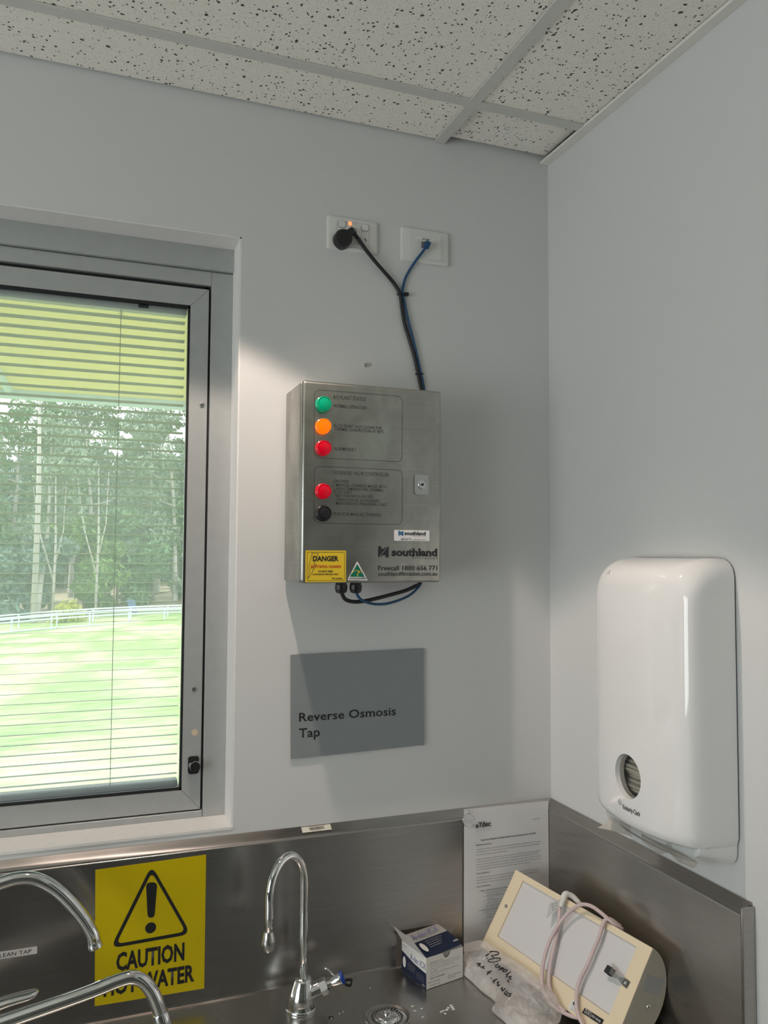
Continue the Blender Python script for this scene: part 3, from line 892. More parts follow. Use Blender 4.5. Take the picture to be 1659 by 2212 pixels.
# danger label
st = sticker('danger_label', FB, C1, 316, 660, 1615, 1885, 'label_yellow', cb)
u0, v1 = FB.px(C1(328, 1627)); u1, v0 = FB.px(C1(648, 1873))
obj('label_border', FB2.place(ring_prism(rrect(u0, u1, v0, v1, 0.003, 3), rrect(u0+.0006, u1-.0006, v0+.0006, v1-.0006, 0.0026, 3), 0, 0.0002)), 'print_dark', st)
bolt = [FB2.px(C1(*p)) for p in ((372, 1637), (425, 1640), (385, 1735), (412, 1735), (360, 1768), (392, 1768), (335, 1858), (352, 1775), (338, 1775))]
bm = tube([FB2.p(a, b, 0.0002) for a, b in bolt + bolt[:1]], 0.0003, 4)
obj('lightning_outline', bm, 'print_dark', st)
for s, x0, x1, yc, h, m, bd in (('DANGER', 378, 597, 1684, 42, 'print_black', 0.035), ('ELECTRICAL HAZARD', 362, 620, 1752, 20, 'print_red', 0.03),
        ('DO NOT OPEN', 424, 548, 1794, 15, 'print_black', 0.035), ('AUTHORIZED PERSONS ONLY', 374, 598, 1819, 12, 'print_black', 0.03), ('PPC-600202', 540, 630, 1855, 12, 'print_black', 0.03)):
    textpx(s, FB2, C1, x0, x1, yc, h, m, st, bd)
# green and gold triangle emblem
def poly_px(fr, C, pts, z0, z1):
    return fr.place(prism([fr.px(C(*p)) for p in pts], z0, z1))
def round_poly(pts, r, seg=4):
    out = []
    n = len(pts)
    for i in range(n):
        p = Vector(pts[i]); a = (Vector(pts[i-1]) - p).normalized(); b = (Vector(pts[(i+1) % n]) - p).normalized()
        s, e = p + a*r, p + b*r
        for k in range(seg+1):
            t_ = k/seg
            out.append(tuple((s*(1-t_)**2 + p*2*t_*(1-t_) + e*t_*t_)))
    return out
st = obj('origin_label', poly_px(FB, C1, round_poly([(757, 1706), (848, 1872), (672, 1870)], 14), 0, 0.0004), 'label_white', cb)
obj('emblem_field', poly_px(FB2, C1, [(757, 1731), (822, 1842), (693, 1840)], 0, 0.0002), 'label_green', st)
C7 = crop(640, 1120, 0.19892)
roo = BM()
for path, r in (([(605, 592), (625, 572), (650, 563), (676, 570), (692, 578), (706, 566), (716, 580), (704, 592)], 0.0006), ([(690, 575), (676, 592), (660, 606), (672, 630)], 0.0007), ([(660, 566), (680, 582)], 0.0009)):
    tube([FB2.p(*FB2.px(C7(*p)), 0.0002) for p in path], r, 5, roo)
for v in roo.verts:
    v.co.y = max(v.co.y, BXF-0.0011)
obj('emblem_animal', roo, 'label_gold', st)
textpx('AUSTRALIAN MADE', FB2, C1, 687, 832, 1855, 12, 'print_black', st, 0.035)
# indicator lamps and push button
for nm, cx, cy, m in (('green_lamp', 480, 360, 'lens_green'), ('orange_lamp', 479, 550, 'lens_orange'), ('red_lamp', 480, 737, 'lens_red'), ('red_lamp', 479, 1108, 'lens_red'), ('push_button', 481, 1298, 'black_plastic')):
    P = at_y(*C1(cx, cy), BXF-0.014); O = (P.x, BXF, P.z)
    b = obj(nm, lathe_at([(0.0150, 0), (0.0150, 0.0045), (0.0140, 0.0052), (0.0138, 0.0120), (0.0134, 0.0138), (0.0124, 0.0142), (0.0118, 0.0128), (0.0112, 0.0128), (0.0104, 0.0140), (0.006, 0.0152), (0, 0.0156)], O, (0, -1, 0), 32), m, cb, True)
    if nm == 'push_button':
        obj('bezel', lathe_at([(0.0155, 0), (0.0155, 0.004), (0.0142, 0.005)], O, (0, -1, 0), 32), 'gasket', b, True)
# lock
u0, v1 = FB.px(C1(1240, 972)); u1, v0 = FB.px(C1(1357, 1142))
lk = obj('lock_plate', FB.place(prism(rrect(u0, u1, v0, v1, 0.004), 0, 0.005)), 'screw_steel', cb)
bmesh_l = None
u, v = FB.px(C1(1302, 1055))
obj('lock_cylinder', lathe_at([(0.0092, 0.0), (0.0092, 0.0062), (0.0085, 0.0068), (0.0075, 0.0055), (0.0060, 0.0055), (0.0055, 0.0068), (0, 0.0068)], FB.p(u, v, 0.0), (0, -1, 0), 24), 'chrome', lk, True)
obj('keyhole', FB.place(prism([(u-0.0045, v-0.001), (u-0.001, v+0.0025), (u+0.0045, v+0.0015), (u+0.001, v-0.0035)], 0.0066, 0.0071)), 'gasket', lk)
# cable glands
GY = -0.085
glands = []
for gx in (487, 645):
    P = at_y(*C7(gx, 765), GY)
    glands.append(P)
    g_ = obj('cable_gland', lathe_at([(0.0115, 0.001), (0.0115, -0.006)], (P.x, GY, bz0), (0, 0, 1), 8), 'black_plastic', cb)
    prof_ = [(0.0125, -0.006), (0.0125, -0.015), (0.0105, -0.021), (0.006, -0.023), (0.0, -0.023)]
    obj('gland_nut', lathe_at(prof_, (P.x, GY, bz0), (0, 0, 1), 12), 'black_plastic', g_)

# ================================================================== CORDS
C2 = crop(660, 430, 0.20494)
YC = -0.0052
P_ = at_y(*crop(680, 450, .19289)(332, 322), -0.030)
PLUG = Vector((P_.x, 0, P_.z))
def wire(pts, y, C=C2): return [at_y(*C(a, b), y) for a, b in pts]
pc = thing('power_cable', 'black mains power cable plugged into the double power outlet', 'power cable', PLUG)
top_b = [at_y(*C2(a, b), y_) for a, b, y_ in ((560, 425, -.0165), (640, 540, -.0150), (740, 665, -.0135), (850, 790, -.009))] + wire([(930, 885), (975, 955), (1000, 1015), (1012, 1100), (1038, 1280), (1085, 1450), (1146, 1650), (1187, 1830), (1215, 1960), (1240, 2090)], YC)
ex = at_y(*C2(505, 345), -0.022)
start = [ex, at_y(*C2(530, 385), -0.017)]
behind = [at_y(922, 950, YC), at_y(930, 1100, YC), at_y(922, 1200, YC)]
bot_b = [at_y(*C7(1345, 690), -0.008), at_y(*C7(1290, 735), -0.02), at_y(*C7(1190, 782), -0.035), at_y(*C7(1050, 822), -0.05), at_y(*C7(870, 868), -0.065), at_y(*C7(720, 900), -0.075), at_y(*C7(610, 903), -0.082), at_y(*C7(530, 875), GY)]
endb = Vector((glands[0].x, GY, bz0-0.020))
obj('cable', tube(catmull(start + top_b + behind + bot_b + [endb], 5), 0.0040, 10), 'black_rubber', pc, True)
bm = lathe_at([(0.0190, 0.004), (0.0195, 0.008), (0.0195, 0.024), (0.0175, 0.030), (0.012, 0.032), (0, 0.032)], PLUG, (0, -1, 0), 32)
pg = obj('plug', bm, 'black_plastic', pc, True)
a = PLUG + Vector((0.006, -0.020, 0.006))
obj('plug_cord_exit', tube([a, ex + Vector((-0.002, 0, 0.002)), ex + Vector((0.003, 0.001, -0.004))], [0.010, 0.0085, 0.0055], 14), 'black_plastic', pg, True)
obj('plug_neck', lathe_at([(0.0165, 0.0), (0.0165, 0.0045)], PLUG + Vector((0, -0.0068, 0)), (0, -1, 0), 24), 'black_plastic', pg, True)

C8 = crop(680, 450, 0.19289)
dc = thing('data_cable', 'blue network cable running from the data outlet to the control box', 'cable', at_y(*C8(1265, 395), 0))
j = at_y(*C8(1262, 400), -0.024)
top_u = [at_y(*C2(1250, 535), -0.02), at_y(*C2(1190, 612), -0.014)] + wire([(1120, 712), (1062, 812), (1033, 900), (1024, 985), (1042, 1080), (1072, 1225), (1115, 1400), (1165, 1600), (1215, 1830), (1243, 1960), (1262, 2090)], YC)
behind_u = [at_y(932, 950, YC), at_y(940, 1100, YC), at_y(932, 1200, YC)]
bot_u = [at_y(*C7(1358, 690), -0.008), at_y(*C7(1318, 755), -0.02), at_y(*C7(1240, 828), -0.035), at_y(*C7(1130, 882), -0.05), at_y(*C7(1000, 922), -0.06), at_y(*C7(880, 932), -0.068), at_y(*C7(770, 912), -0.078), at_y(*C7(690, 868), GY)]
endu = Vector((glands[1].x, GY, bz0-0.020))
obj('cable', tube(catmull([j] + top_u + behind_u + bot_u + [endu], 5), 0.0028, 10), 'blue_cable', dc, True)
bm = BM()
cn = Frame(j, Vector((-0.35, 0.25, -0.9)).normalized(), Vector((0.9, 0.1, -0.33)).normalized(), (0, 0, 0))
cn.V = (cn.V - cn.U*cn.V.dot(cn.U)).normalized(); cn.N = cn.U.cross(cn.V)
bm = box(-0.006, 0.010, -0.0058, 0.0058, -0.005, 0.005, 0.0015, 2)
obj('boot', cn.place(bm), 'blue_cable', dc, True)
bm = box(j.x-0.0085, j.x+0.004, -0.022, -0.0075, j.z-0.005, j.z+0.005, 0.001, 1)
obj('connector', bm, 'clear_plastic', dc)
for nm, a, lab, tail in (('cable_tie', (1010, 1003), 'black cable tie with stubby head joining two cords where they meet', True), ('cable_tie', (1200, 1843), 'black cable tie round both cords just above the control box', False)):
    P = at_y(*C2(*a), YC)
    t = thing(nm, lab, 'cable tie', P)
    pts = [P + Vector((0.0088*math.cos(2*PI*k/16), -0.0052*math.sin(2*PI*k/16), 0.0008*math.cos(2*PI*k/16))) for k in range(17)]
    obj('strap', tube(pts, 0.0017 if tail else 0.0013, 6), 'black_plastic', t)
    if tail:
        obj('head', box(P.x+0.006, P.x+0.0155, -0.0125, -0.004, P.z-0.0038, P.z+0.0042, 0.0018, 2), 'black_plastic', t, True)

# ================================================================== OUTLETS
FW = wallframe(0.0)
def plate(t, x0, x1, z0, z1, d=0.0085):
    bm = BM()
    rings = []
    for ins, y in ((0, 0), (0, d-0.004), (0.001, d-0.0015), (0.004, d)):
        rings.append([bm.verts.new((a, -y, b)) for a, b in rrect(x0+ins, x1-ins, z0+ins, z1-ins, 0.004, 3)])
    for a, b in zip(rings, rings[1:]):
        for k in range(len(a)):
            j_ = (k+1) % len(a)
            bm.faces.new((a[k], a[j_], b[j_], b[k]))
    bm.faces.new(rings[-1]); bm.faces.new(rings[0][::-1])
    bmesh.ops.recalc_face_normals(bm, faces=bm.faces[:])
    return obj('cover_plate', bm, 'white_plastic', t, True)
po = thing('power_outlet', 'white double power outlet with lit orange indicator and one black plug', 'power outlet', (-0.489, 0, 1.202))
plate(po, -0.5455, -0.4325, 1.202, 1.274)
FP = wallframe(-0.0086)
u0, v1 = FP.px(C8(247, 128)); u1, v0 = FP.px(C8(612, 470))
obj('insert_outline', FP.place(ring_prism(rrect(u0, u1, v0, v1, 0.003, 3), rrect(u0+.0005, u1-.0005, v0+.0005, v1-.0005, 0.0026, 3), 0, 0.0003)), 'print_faint', po)
for x0, x1, y0, y1 in ((260, 342, 136, 228), (517, 597, 178, 268)):
    u0, v1 = FP.px(C8(x0, y0+4)); u1, v0 = FP.px(C8(x1, y1-4))
    rk = obj('rocker_surround', FP.place(prism(rrect(u0, u1, v0, v1, 0.005, 4), 0, 0.0005)), 'print_grey', po)
    bm = prism(rrect(u0+.0007, u1-.0007, v0+.0007, v1-.0007, 0.0045, 4), 0, 0.003)
    for v in bm.verts:
        if v.co.z > 0.001: v.co.z = 0.0018 + 0.002*(v.co.y - v0)/(v1-v0)
    obj('rocker', FP.place(bm), 'rocker_white', rk)
u, v = FP.px(C8(394, 170))
obj('neon_window', FP.place(prism(rrect(u-.0032, u+.0032, v-.0036, v+.0036, .0008, 2), 0, 0.0012)), 'neon_orange', po)
u, v = FP.px(C8(425, 265))
obj('centre_key', lathe_at([(0.0088, 0.0), (0.0088, 0.0035), (0.0075, 0.0042), (0.0070, 0.003), (0, 0.003)], FP.p(u, v), (0, -1, 0), 24), 'screw_steel', po, True)
for (x, y, rot) in ((503, 345, 0.55), (569, 353, -0.55), (536, 412, 0.0)):
    u, v = FP.px(C8(x, y)); c, s = math.cos(rot), math.sin(rot)
    pts = [(u + a*c + b*s, v - a*s + b*c) for a, b in ((-.0009, -.0035), (.0009, -.0035), (.0009, .0035), (-.0009, .0035))]
    obj('socket_slot', FP.place(prism(pts, 0, 0.0004)), 'gasket', po)
textpx('Power', FP, C8, 430, 473, 166, 8, 'print_grey', po); textpx('Available', FP, C8, 430, 482, 183, 8, 'print_grey', po)
textpx('RO', FP, C8, 412, 445, 410, 8, 'print_grey', po); textpx('SOCKET', FP, C8, 395, 468, 428, 8, 'print_grey', po)

do = thing('data_outlet', 'white data outlet plate with a small label and blue plug', 'data outlet', (-0.3195, 0, 1.1985))
plate(do, -0.3765, -0.2625, 1.1985, 1.2745)
u0, v1 = FP.px(C8(1062, 248)); u1, v0 = FP.px(C8(1415, 590))
obj('inner_plate', FP.place(prism(rrect(u0, u1, v0, v1, 0.002, 2), 0, 0.0010)), 'white_plastic', do)
lb = sticker('jack_label', wallframe(-0.0096), C8, 1122, 1335, 318, 372, 'label_white', do, 0.0005)
textpx('RO LINK', wallframe(-0.0101), C8, 1208, 1288, 342, 17, 'print_black', lb, 0.02)
P = at_y(*C8(1225, 410), -0.0096)
obj('jack', box(P.x-0.0075, P.x+0.0075, -0.0125, -0.0090, P.z-0.008, P.z+0.0065, 0.0008, 1), 'print_grey', do)

# lone screw left in the wall
P = at_y(789, 789.5, 0)
t = thing('wall_screw', 'lone steel screw in a wall plug above the control box', 'screw', P)
obj('head', lathe_at([(0.0046, 0.0055), (0.0046, 0.0072), (0.003, 0.0082), (0.0012, 0.0082), (0.0010, 0.0060), (0, 0.006)], P, (0, -1, 0), 16), 'screw_steel', t, True)
obj('shank', lathe_at([(0.0042, -0.001), (0.0036, 0.0058)], P, (0, -1, 0), 10), 'tape_label', t, True)

# ================================================================== GREY SIGN
sg = thing('wall_sign', 'grey rectangular wall sign reading Reverse Osmosis Tap', 'sign', (-0.464, 0, 0.130))
a, b, c, d = [at_y(*q_, -0.006) for q_ in ((628, 1415), (914.5, 1401), (916, 1609.5), (628, 1640))]
bm = prism([(p.x, p.z) for p in (d, c, b, a)], 0.003, 0.006)
obj('panel', FW.place(bm), 'sign_grey', sg)
obj('backing_pad', box(a.x+0.004, b.x-0.004, -0.0035, 0, d.z+0.004, a.z-0.004), 'label_white', sg)
FS = wallframe(-0.0061)
C1b = crop(500, 650, 0.51982)
p_r = FS.px(C1b(683, 1700))
u0, vt = FS.px(C1b(281, 1712)); _, vb = FS.px(C1b(281, 1748)); u1, _ = FS.px(C1b(683, 1700))
lettering('Reverse Osmosis', FS, u0, u1, vb, vt, 'sign_text', sg, 0.012, capfit=CAP)
u0, vt2 = FS.px(C1b(280, 1777)); _, vb2 = FS.px(C1b(280, 1815)); u1, _ = FS.px(C1b(367, 1797))
lettering('Tap', FS, u0, u1, vb2, vt2, 'sign_text', sg, 0.012, capfit=CAP)

# ================================================================== STICKERS ON THE STEEL
YS = -LD - 0.0003
FSP = wallframe(YS)
C5 = crop(0, 1780, 0.33755)
cs = thing('caution_sign', 'yellow caution hot water sign with black warning triangle on steel splashback', 'sign', (-0.88, YS, -0.27))
cq = [FSP.px(q_) for q_ in ((206, 1879), (445, 1846), (441, 2134.5), (204.5, 2173))]
obj('sign_plate', FSP.place(prism(cq[::-1], 0, 0.0012)), 'sign_yellow', cs)
FC = wallframe(YS-0.0013)
tri = [(970, 262), (1222, 704), (706, 796)]
def inset(pts, d):
    out = []
    n = len(pts)
    c = sum((Vector(p) for p in pts), Vector((0, 0)))/n
    for i in range(n):
        p = Vector(pts[i]); e1 = (p - Vector(pts[i-1])).normalized(); e2 = (Vector(pts[(i+1) % n]) - p).normalized()
        half = (e1 - e2).normalized() if (e1-e2).length > 1e-6 else Vector((0, 0))
        sn = math.sqrt(max(1e-6, (1 + e1.dot(-e2))/2)); sn = math.sqrt(max(1e-6, 1 - sn*sn))
        bis = ((Vector(pts[i-1]) - p).normalized() + (Vector(pts[(i+1) % n]) - p).normalized()).normalized()
        ca = (Vector(pts[i-1]) - p).normalized().dot((Vector(pts[(i+1) % n]) - p).normalized())
        sh = math.sqrt((1-ca)/2)
        out.append(tuple(p + bis*(d/sh)))
    return out
outer = [FC.px(C5(*p)) for p in round_poly(tri, 70, 6)]
inner = [FC.px(C5(*p)) for p in round_poly(inset(tri, 21), 46, 6)]
obj('warning_triangle', FC.place(ring_prism(outer, inner, 0, 0.0003)), 'sign_text', cs)
bar = [(935, 400), (940, 382), (955, 374), (985, 373), (1000, 381), (1005, 398), (990, 580), (982, 595), (965, 600), (950, 595), (944, 580)]
bm = prism([FC.px(C5(*p)) for p in bar], 0, 0.0003)
u, v = FC.px(C5(964, 664)); ur, _ = FC.px(C5(999, 664))
prism(circ(u, v, ur-u, 24), 0, 0.0003, bm)
obj('exclamation_mark', FC.place(bm), 'sign_text', cs)
def text_quad(s, fr, C, xl, yl0, yl1, xr, m, parent, bold):
    u0, vt = fr.px(C(xl, yl0)); _, vb = fr.px(C(xl, yl1)); u1, _ = fr.px(C(xr, yl0))
    lettering(s, fr, u0, u1, vb, vt, m, parent, bold, 0.0003, 1.0, CAP)
text_quad('CAUTION', FC, C5, 745, 828, 938, 1180, 'sign_text', cs, 0.035)
text_quad('HOT WATER', FC, C5, 665, 996, 1102, 1243, 'sign_text', cs, 0.035)
ct = thing('clean_tap_label', 'white tape label with black lettering stuck on the splashback behind the taps', 'label', at_y(20, 2056, YS))
a, b = FSP.px((-42, 2075)), FSP.px((80.5, 2044)); c_ = FSP.px((80.5, 2059))
obj('tape', FSP.place(prism(rrect(a[0], b[0], c_[1]-0.0006, b[1], 0.0012, 2), 0, 0.0003)), 'tape_label', ct)
u0, _ = FSP.px((-12, 2055)); u1, _ = FSP.px((68, 2052))
lettering('CLEAN TAP', FSP, u0, u1, c_[1]+0.0022, b[1]-0.0030, 'print_black', ct, 0.0, 0.0005, 1, CAP)
# barcode on the sloping ledge
N_l = Vector((0, -LZ, -LD)).normalized(); N_l = Vector((0, -LZ, LD)).normalized()
V_l = Vector((0, LD, LZ)).normalized()
FL = Frame((0, -0.010, -0.010*LZ/LD*0.94 + 0.0009), (1, 0, 0), V_l, N_l)
bl = thing('barcode_label', 'small cream barcode label stuck on the splashback ledge', 'label', at_y(684, 1795, -0.012))
u0, v0 = FL.px((654, 1800)); u1, v1 = FL.px((716, 1789))
v0, v1 = -0.0075, 0.0095
obj('label', FL.place(prism(rrect(u0, u1, v0, v1, 0.001, 2), 0, 0.0003)), 'barcode_label', bl)
bm = BM(); x = u0 + 0.016
rnd = random.Random(3)
while x < u1-0.014:
    w = rnd.choice((0.0005, 0.0008, 0.0011)); box(x, x+w, v0+0.0042, v1-0.0058, 0.0003, 0.0005, bm=bm); x += w + rnd.choice((0.0004, 0.0007))
obj('bars', FL.place(bm), 'print_dark', bl)
lettering('International Identity', FL, u0+0.011, u1-0.012, v1-0.0048, v1-0.0022, 'print_dark', bl, 0.0)
lettering('0000 0278 140', FL, u0+0.02, u1-0.022, v0+0.0012, v0+0.0033, 'print_dark', bl, 0.0)

# ================================================================== INSTRUCTION SHEET
YP = -0.030
FPp = wallframe(YP)
tl, tr = at_y(1003, 1749, YP), at_y(1184.5, 1730, YP)
sh = thing('instruction_sheet', 'white printed instruction sheet hanging in the splashback corner', 'paper sheet', (tl.x, YP, tl.z-0.297))
bm = BM()
n = 14
front = []
for i in range(n+1):
    row = []
    for k in range(11):
        u = k/10; v = i/n
        x = tl.x + (tr.x-tl.x)*u + 0.0015*v*(u-0.5)
        z = tl.z + (tr.z-tl.z)*u - 0.299*v
        y = YP + 0.0008*math.sin(5*u)*math.sin(3*v) - 0.0022*max(0, u-0.8)*5*v*(1-v)*4*0.3
        row.append(bm.verts.new((x, y + 0.0012, z)))
    front.append(row)
for i in range(n):
    for k in range(10): bm.faces.new((front[i][k], front[i][k+1], front[i+1][k+1], front[i+1][k]))
bmesh.ops.recalc_face_normals(bm, faces=bm.faces[:])
bmesh.ops.solidify(bm, geom=bm.faces[:], thickness=0.0003)
obj('page', bm, 'paper', sh, True)
C9 = crop(980, 1710, 0.15672)
FT = wallframe(YP-0.0012)
def pl(s, x0, x1, yc, h=18, m='print_grey', bold=0.02): textpx(s, FT, C9, x0, x1, yc, h, m, sh, bold)
textpx('a', FT, C9, 302, 345, 478, 46, 'print_black', sh, 0.03, capfit=None)
textpx('dec', FT, C9, 385, 510, 452, 78, 'print_black', sh, 0.03, capfit=None)
bm = BM()
for pts in ([(358, 435), (374, 435), (370, 492), (362, 492)], [(330, 432), (350, 420), (366, 428), (382, 418), (402, 428), (382, 432), (366, 440), (350, 432)]):
    prism([FT.px(C9(*p)) for p in pts], 0, 0.0003, bm)
obj('logo_tree', FT.place(bm), 'print_black', sh)
for s, x0, x1, y in (('reliablecreativesolutions', 303, 430, 507), ('2601 Crestview Drive', 303, 440, 530), ('Newberg Oregon 97132 United States', 303, 500, 550), ('phone number', 305, 395, 582), ('telephone fax', 305, 380, 606), ('a-dec.com', 305, 405, 630)):
    pl(s, x0, x1, y, 9, 'print_faint', 0.0)
pl('April 2016', 1088, 1187, 381, 17)
pl('Dental Unit Waterline Treatment (Shock Protocol) Instructions for Use (IFU)', 375, 1130, 669, 20, 'print_dark', 0.035)
for s, x0, x1, y, bd in (
    ('Disinfectant Solution', 308, 520, 741, 0.03),
    ('A disinfectant solution of one part household bleach (5.25% sodium hypochlorite) plus nine parts', 310, 1200, 799, 0.015),
    ('of treatment water is recommended. This 1:10 bleach solution should be used in all bottles', 310, 1180, 835, 0.015),
    ('and waterline require protocol outlined below.', 310, 745, 874, 0.015),
    ('Using the following procedures, 150 ml (5.1 oz.) of the 1:10 disinfectant solution is sufficient', 312, 1190, 935, 0.015),
    ('amount to treat one system or one bottle (100 ml for disinfection of the bottle and 50 ml for', 312, 1165, 969, 0.015),
    ('disinfection of the system). If you are treating one system at a time, simply mix 15 ml (about', 312, 1200, 1006, 0.015),
    ('0.5 oz) bleach with 90 ml (about 3 oz) treatment water. To treat more than one system, use the', 312, 1200, 1042, 0.015),
    ('ratio to mix additional solution. Always prepare fresh solution for each treatment.', 312, 1060, 1077, 0.015),
    ('Bottle Disinfection', 314, 498, 1133, 0.03),
    ('To disinfect an A-dec water bottle, pour 100 ml of the solution into the bottle, cap and', 315, 1155, 1189, 0.015),
    ('shake for approximately 5 seconds. Allow the bottle to stand for ten minutes. Shake the bottle', 315, 1175, 1226, 0.015),
    ('again. Empty the bottle and rinse twice with treatment water.', 312, 900, 1262, 0.015),
    ('System Disinfection', 312, 512, 1314, 0.03),
    ('1.  Make certain the unit has been purged of all', 345, 800, 1372, 0.025),
    ('a.  Make sure that the handpiece tubing', 415, 800, 1395, 0.015), ('purging the system.', 450, 632, 1420, 0.015),
    ('b.  Remove and empty the treatment', 415, 790, 1448, 0.015), ('removed it.', 450, 545, 1475, 0.015),
    ('c.  Treat handpiece tubing and', 415, 770, 1507, 0.015), ('a few moments, then run', 450, 720, 1537, 0.015), ('the water is purged from', 450, 690, 1570, 0.015),
    ('d.  Turn off the unit', 415, 610, 1600, 0.015), ('2.  Fill and flush with disinfectant', 342, 660, 1643, 0.025),
    ('a.  Make sure the bottle', 415, 640, 1664, 0.015), ('disinfectant solution', 450, 620, 1692, 0.015), ('disinfectant must', 450, 600, 1722, 0.015),
    ('b.  Turn on the master', 412, 590, 1752, 0.015), ('Flow control', 450, 550, 1782, 0.015), ('c.  Hold the syringe', 412, 560, 1815, 0.015), ('a few seconds', 448, 540, 1842, 0.015)):
    pl(s, x0, x1, y, 15, 'print_grey' if bd < 0.02 else 'print_dark', bd)
# ring through the sheet's corner
P = at_y(1011, 1771, YP-0.003)
rg = thing('binder_ring', 'thin metal ring through the corner of the instruction sheet', 'ring', P)
pts = [P + Vector((0.0125*math.cos(2*PI*k/28), -0.004*math.cos(2*PI*k/28+0.8) - 0.004, 0.0135*math.sin(2*PI*k/28))) for k in range(29)]
obj('ring', tube(pts, 0.0008, 6), 'chrome', rg, True)
obj('ring_joint', tube(pts[20:23], 0.0012, 6), 'chrome', rg, True)
obj('hook', tube([P + Vector((0.002, -0.003, 0.0125)), P + Vector((0.0025, -0.003, 0.017)), P + Vector((0.002, 0.0, 0.019))], 0.0014, 6), 'screw_steel', rg, True)

# ================================================================== TAPS
TB = Vector((-0.612, -0.107, ZB))
tp = thing('gooseneck_tap', 'slim chrome gooseneck tap with blue-capped valve in front of the steel splashback', 'tap', TB)
# conical body
nk = at_y(655, 2112, TB.y)
bm = lathe_at([(0.0295, 0.0), (0.0300, 0.002), (0.0295, 0.005), (0.0285, 0.006)], TB, (0, 0, 1), 32)
obj('base_flange', bm, 'chrome', tp, True)
bodytop = Vector((nk.x, TB.y, nk.z))
bm = tube([TB + Vector((0.0, 0, 0.006)), TB.lerp(bodytop, 0.5), bodytop - Vector((0, 0, 0.004)), bodytop], [0.0285, 0.0225, 0.0168, 0.0145], 28)
obj('body', bm, 'chrome', tp, True)
def q_(px, py): return at_y(px, py, TB.y)
up0 = bodytop - Vector((0, 0, 0.01)); up1 = q_(655, 1910)
up1 = Vector((up0.x, TB.y, up1.z))
reach = Vector((-0.078, -0.050, 0))
arc = [up0, up0.lerp(up1, 0.5), up1]
zt = q_(632, 1838).z - up1.z
for k in range(1, 17):
    a = PI*k/16
    arc.append(up1 + reach*(0.5 - 0.5*math.cos(a)) + Vector((0, 0, zt*math.sin(a))))
tip = up1 + reach
arc += [tip - Vector((0, 0, 0.030)), tip + Vector((-0.001, 0, -0.058))]
obj('gooseneck_spout', tube(arc, 0.0078, 16), 'chrome', tp, True)
tp_end = arc[-1]
obj('nozzle', lathe_at([(0.0085, 0.004), (0.0095, 0.0), (0.0130, -0.012), (0.0125, -0.020), (0.0095, -0.028), (0.0085, -0.030), (0, -0.030)], tp_end, (0, 0, 1), 20), 'screw_steel', tp, True)
# side valve
v0 = TB + Vector((0.012, -0.004, 0.048)); vdir = Vector((0.60, -0.22, 0.50)).normalized()
vs_ = q_(678, 2128); ve = q_(728, 2095)
v0 = Vector((vs_.x-0.012, TB.y-0.004, vs_.z-0.012)); vdir = Vector((ve.x-vs_.x, -0.012, ve.z-vs_.z)).normalized()
va = obj('valve_arm', lathe_at([(0.0125, -0.006), (0.0125, 0.024), (0.0115, 0.026)], v0, vdir, 20), 'chrome', tp, True)
obj('valve_nut', lathe_at([(0.0105, 0.024), (0.0155, 0.026), (0.0155, 0.036), (0.0125, 0.039), (0.009, 0.040)], v0, vdir, 6), 'chrome', va)
obj('spindle', lathe_at([(0.0065, 0.038), (0.0065, 0.052)], v0, vdir, 12), 'screw_steel', va, True)
hd = obj('valve_handle', lathe_at([(0.0060, 0.046), (0.0085, 0.050), (0.0115, 0.066), (0.0115, 0.068)], v0, vdir, 24), 'chrome', tp, True)
obj('blue_cap', lathe_at([(0.0118, 0.067), (0.0122, 0.069), (0.0115, 0.0715), (0.0075, 0.072), (0.0060, 0.0705), (0, 0.0712)], v0, vdir, 24), 'tap_blue', hd, True)
U_, V_, N_ = basis(vdir)
for s in (1, -1):
    d = (U_*0.35 + V_*0.94)*s if s == 1 else None
    if d is None: continue
    obj('handle_vane', tube([v0 + vdir*0.058 + V_*0.008, v0 + vdir*0.050 + V_*0.026, v0 + vdir*0.046 + V_*0.030], [0.0022, 0.0018, 0.0022], 8), 'chrome', hd, True)

# large gooseneck mixer, its body stands left of the frame
YM = -0.115
mx = thing('mixer_tap', 'large chrome gooseneck mixer tap with lever beside the caution sign', 'tap', at_y(-110, 2300, YM))
cl = [at_y(a, b, YM) for a, b in ((0, 1908), (40, 1897), (78, 1899), (118, 1919), (152, 1950), (182, 1987), (199, 2017), (205, 2040))]
left = at_y(-100, 1950, YM)
body_x = at_y(-112, 2100, YM).x
mx.location = (body_x, YM, ZB)
chain = [Vector((body_x, YM, ZB+0.09)), Vector((body_x, YM, ZB+0.17)), Vector((body_x, YM, cl[0].z-0.045)), Vector((body_x+0.026, YM, cl[0].z-0.012))] + cl
obj('spout', tube(catmull(chain, 5), 0.0112, 18), 'chrome', mx, True)
dirn = (cl[-1]-cl[-2]).normalized()
obj('spout_tip', lathe_at([(0.0112, -0.004), (0.0122, 0.0), (0.0122, 0.005), (0.0095, 0.006), (0, 0.006)], cl[-1], dirn, 20), 'chrome', mx, True)
obj('body', lathe_at([(0.030, 0.0), (0.030, 0.004), (0.0245, 0.008), (0.0245, 0.10), (0.020, 0.112), (0.012, 0.116)], (body_x, YM, ZB), (0, 0, 1), 28), 'chrome', mx, True)
lv = [at_y(a, b, YM-0.03) for a, b in ((-60, 2200), (-22, 2178), (8, 2165), (40, 2155), (68, 2147), (84, 2138))]
nlv = 21
bm = tube(catmull(lv, 4), [0.0095]*15 + [0.0092, 0.0088, 0.0082, 0.0072, 0.0055, 0.0018], 16)
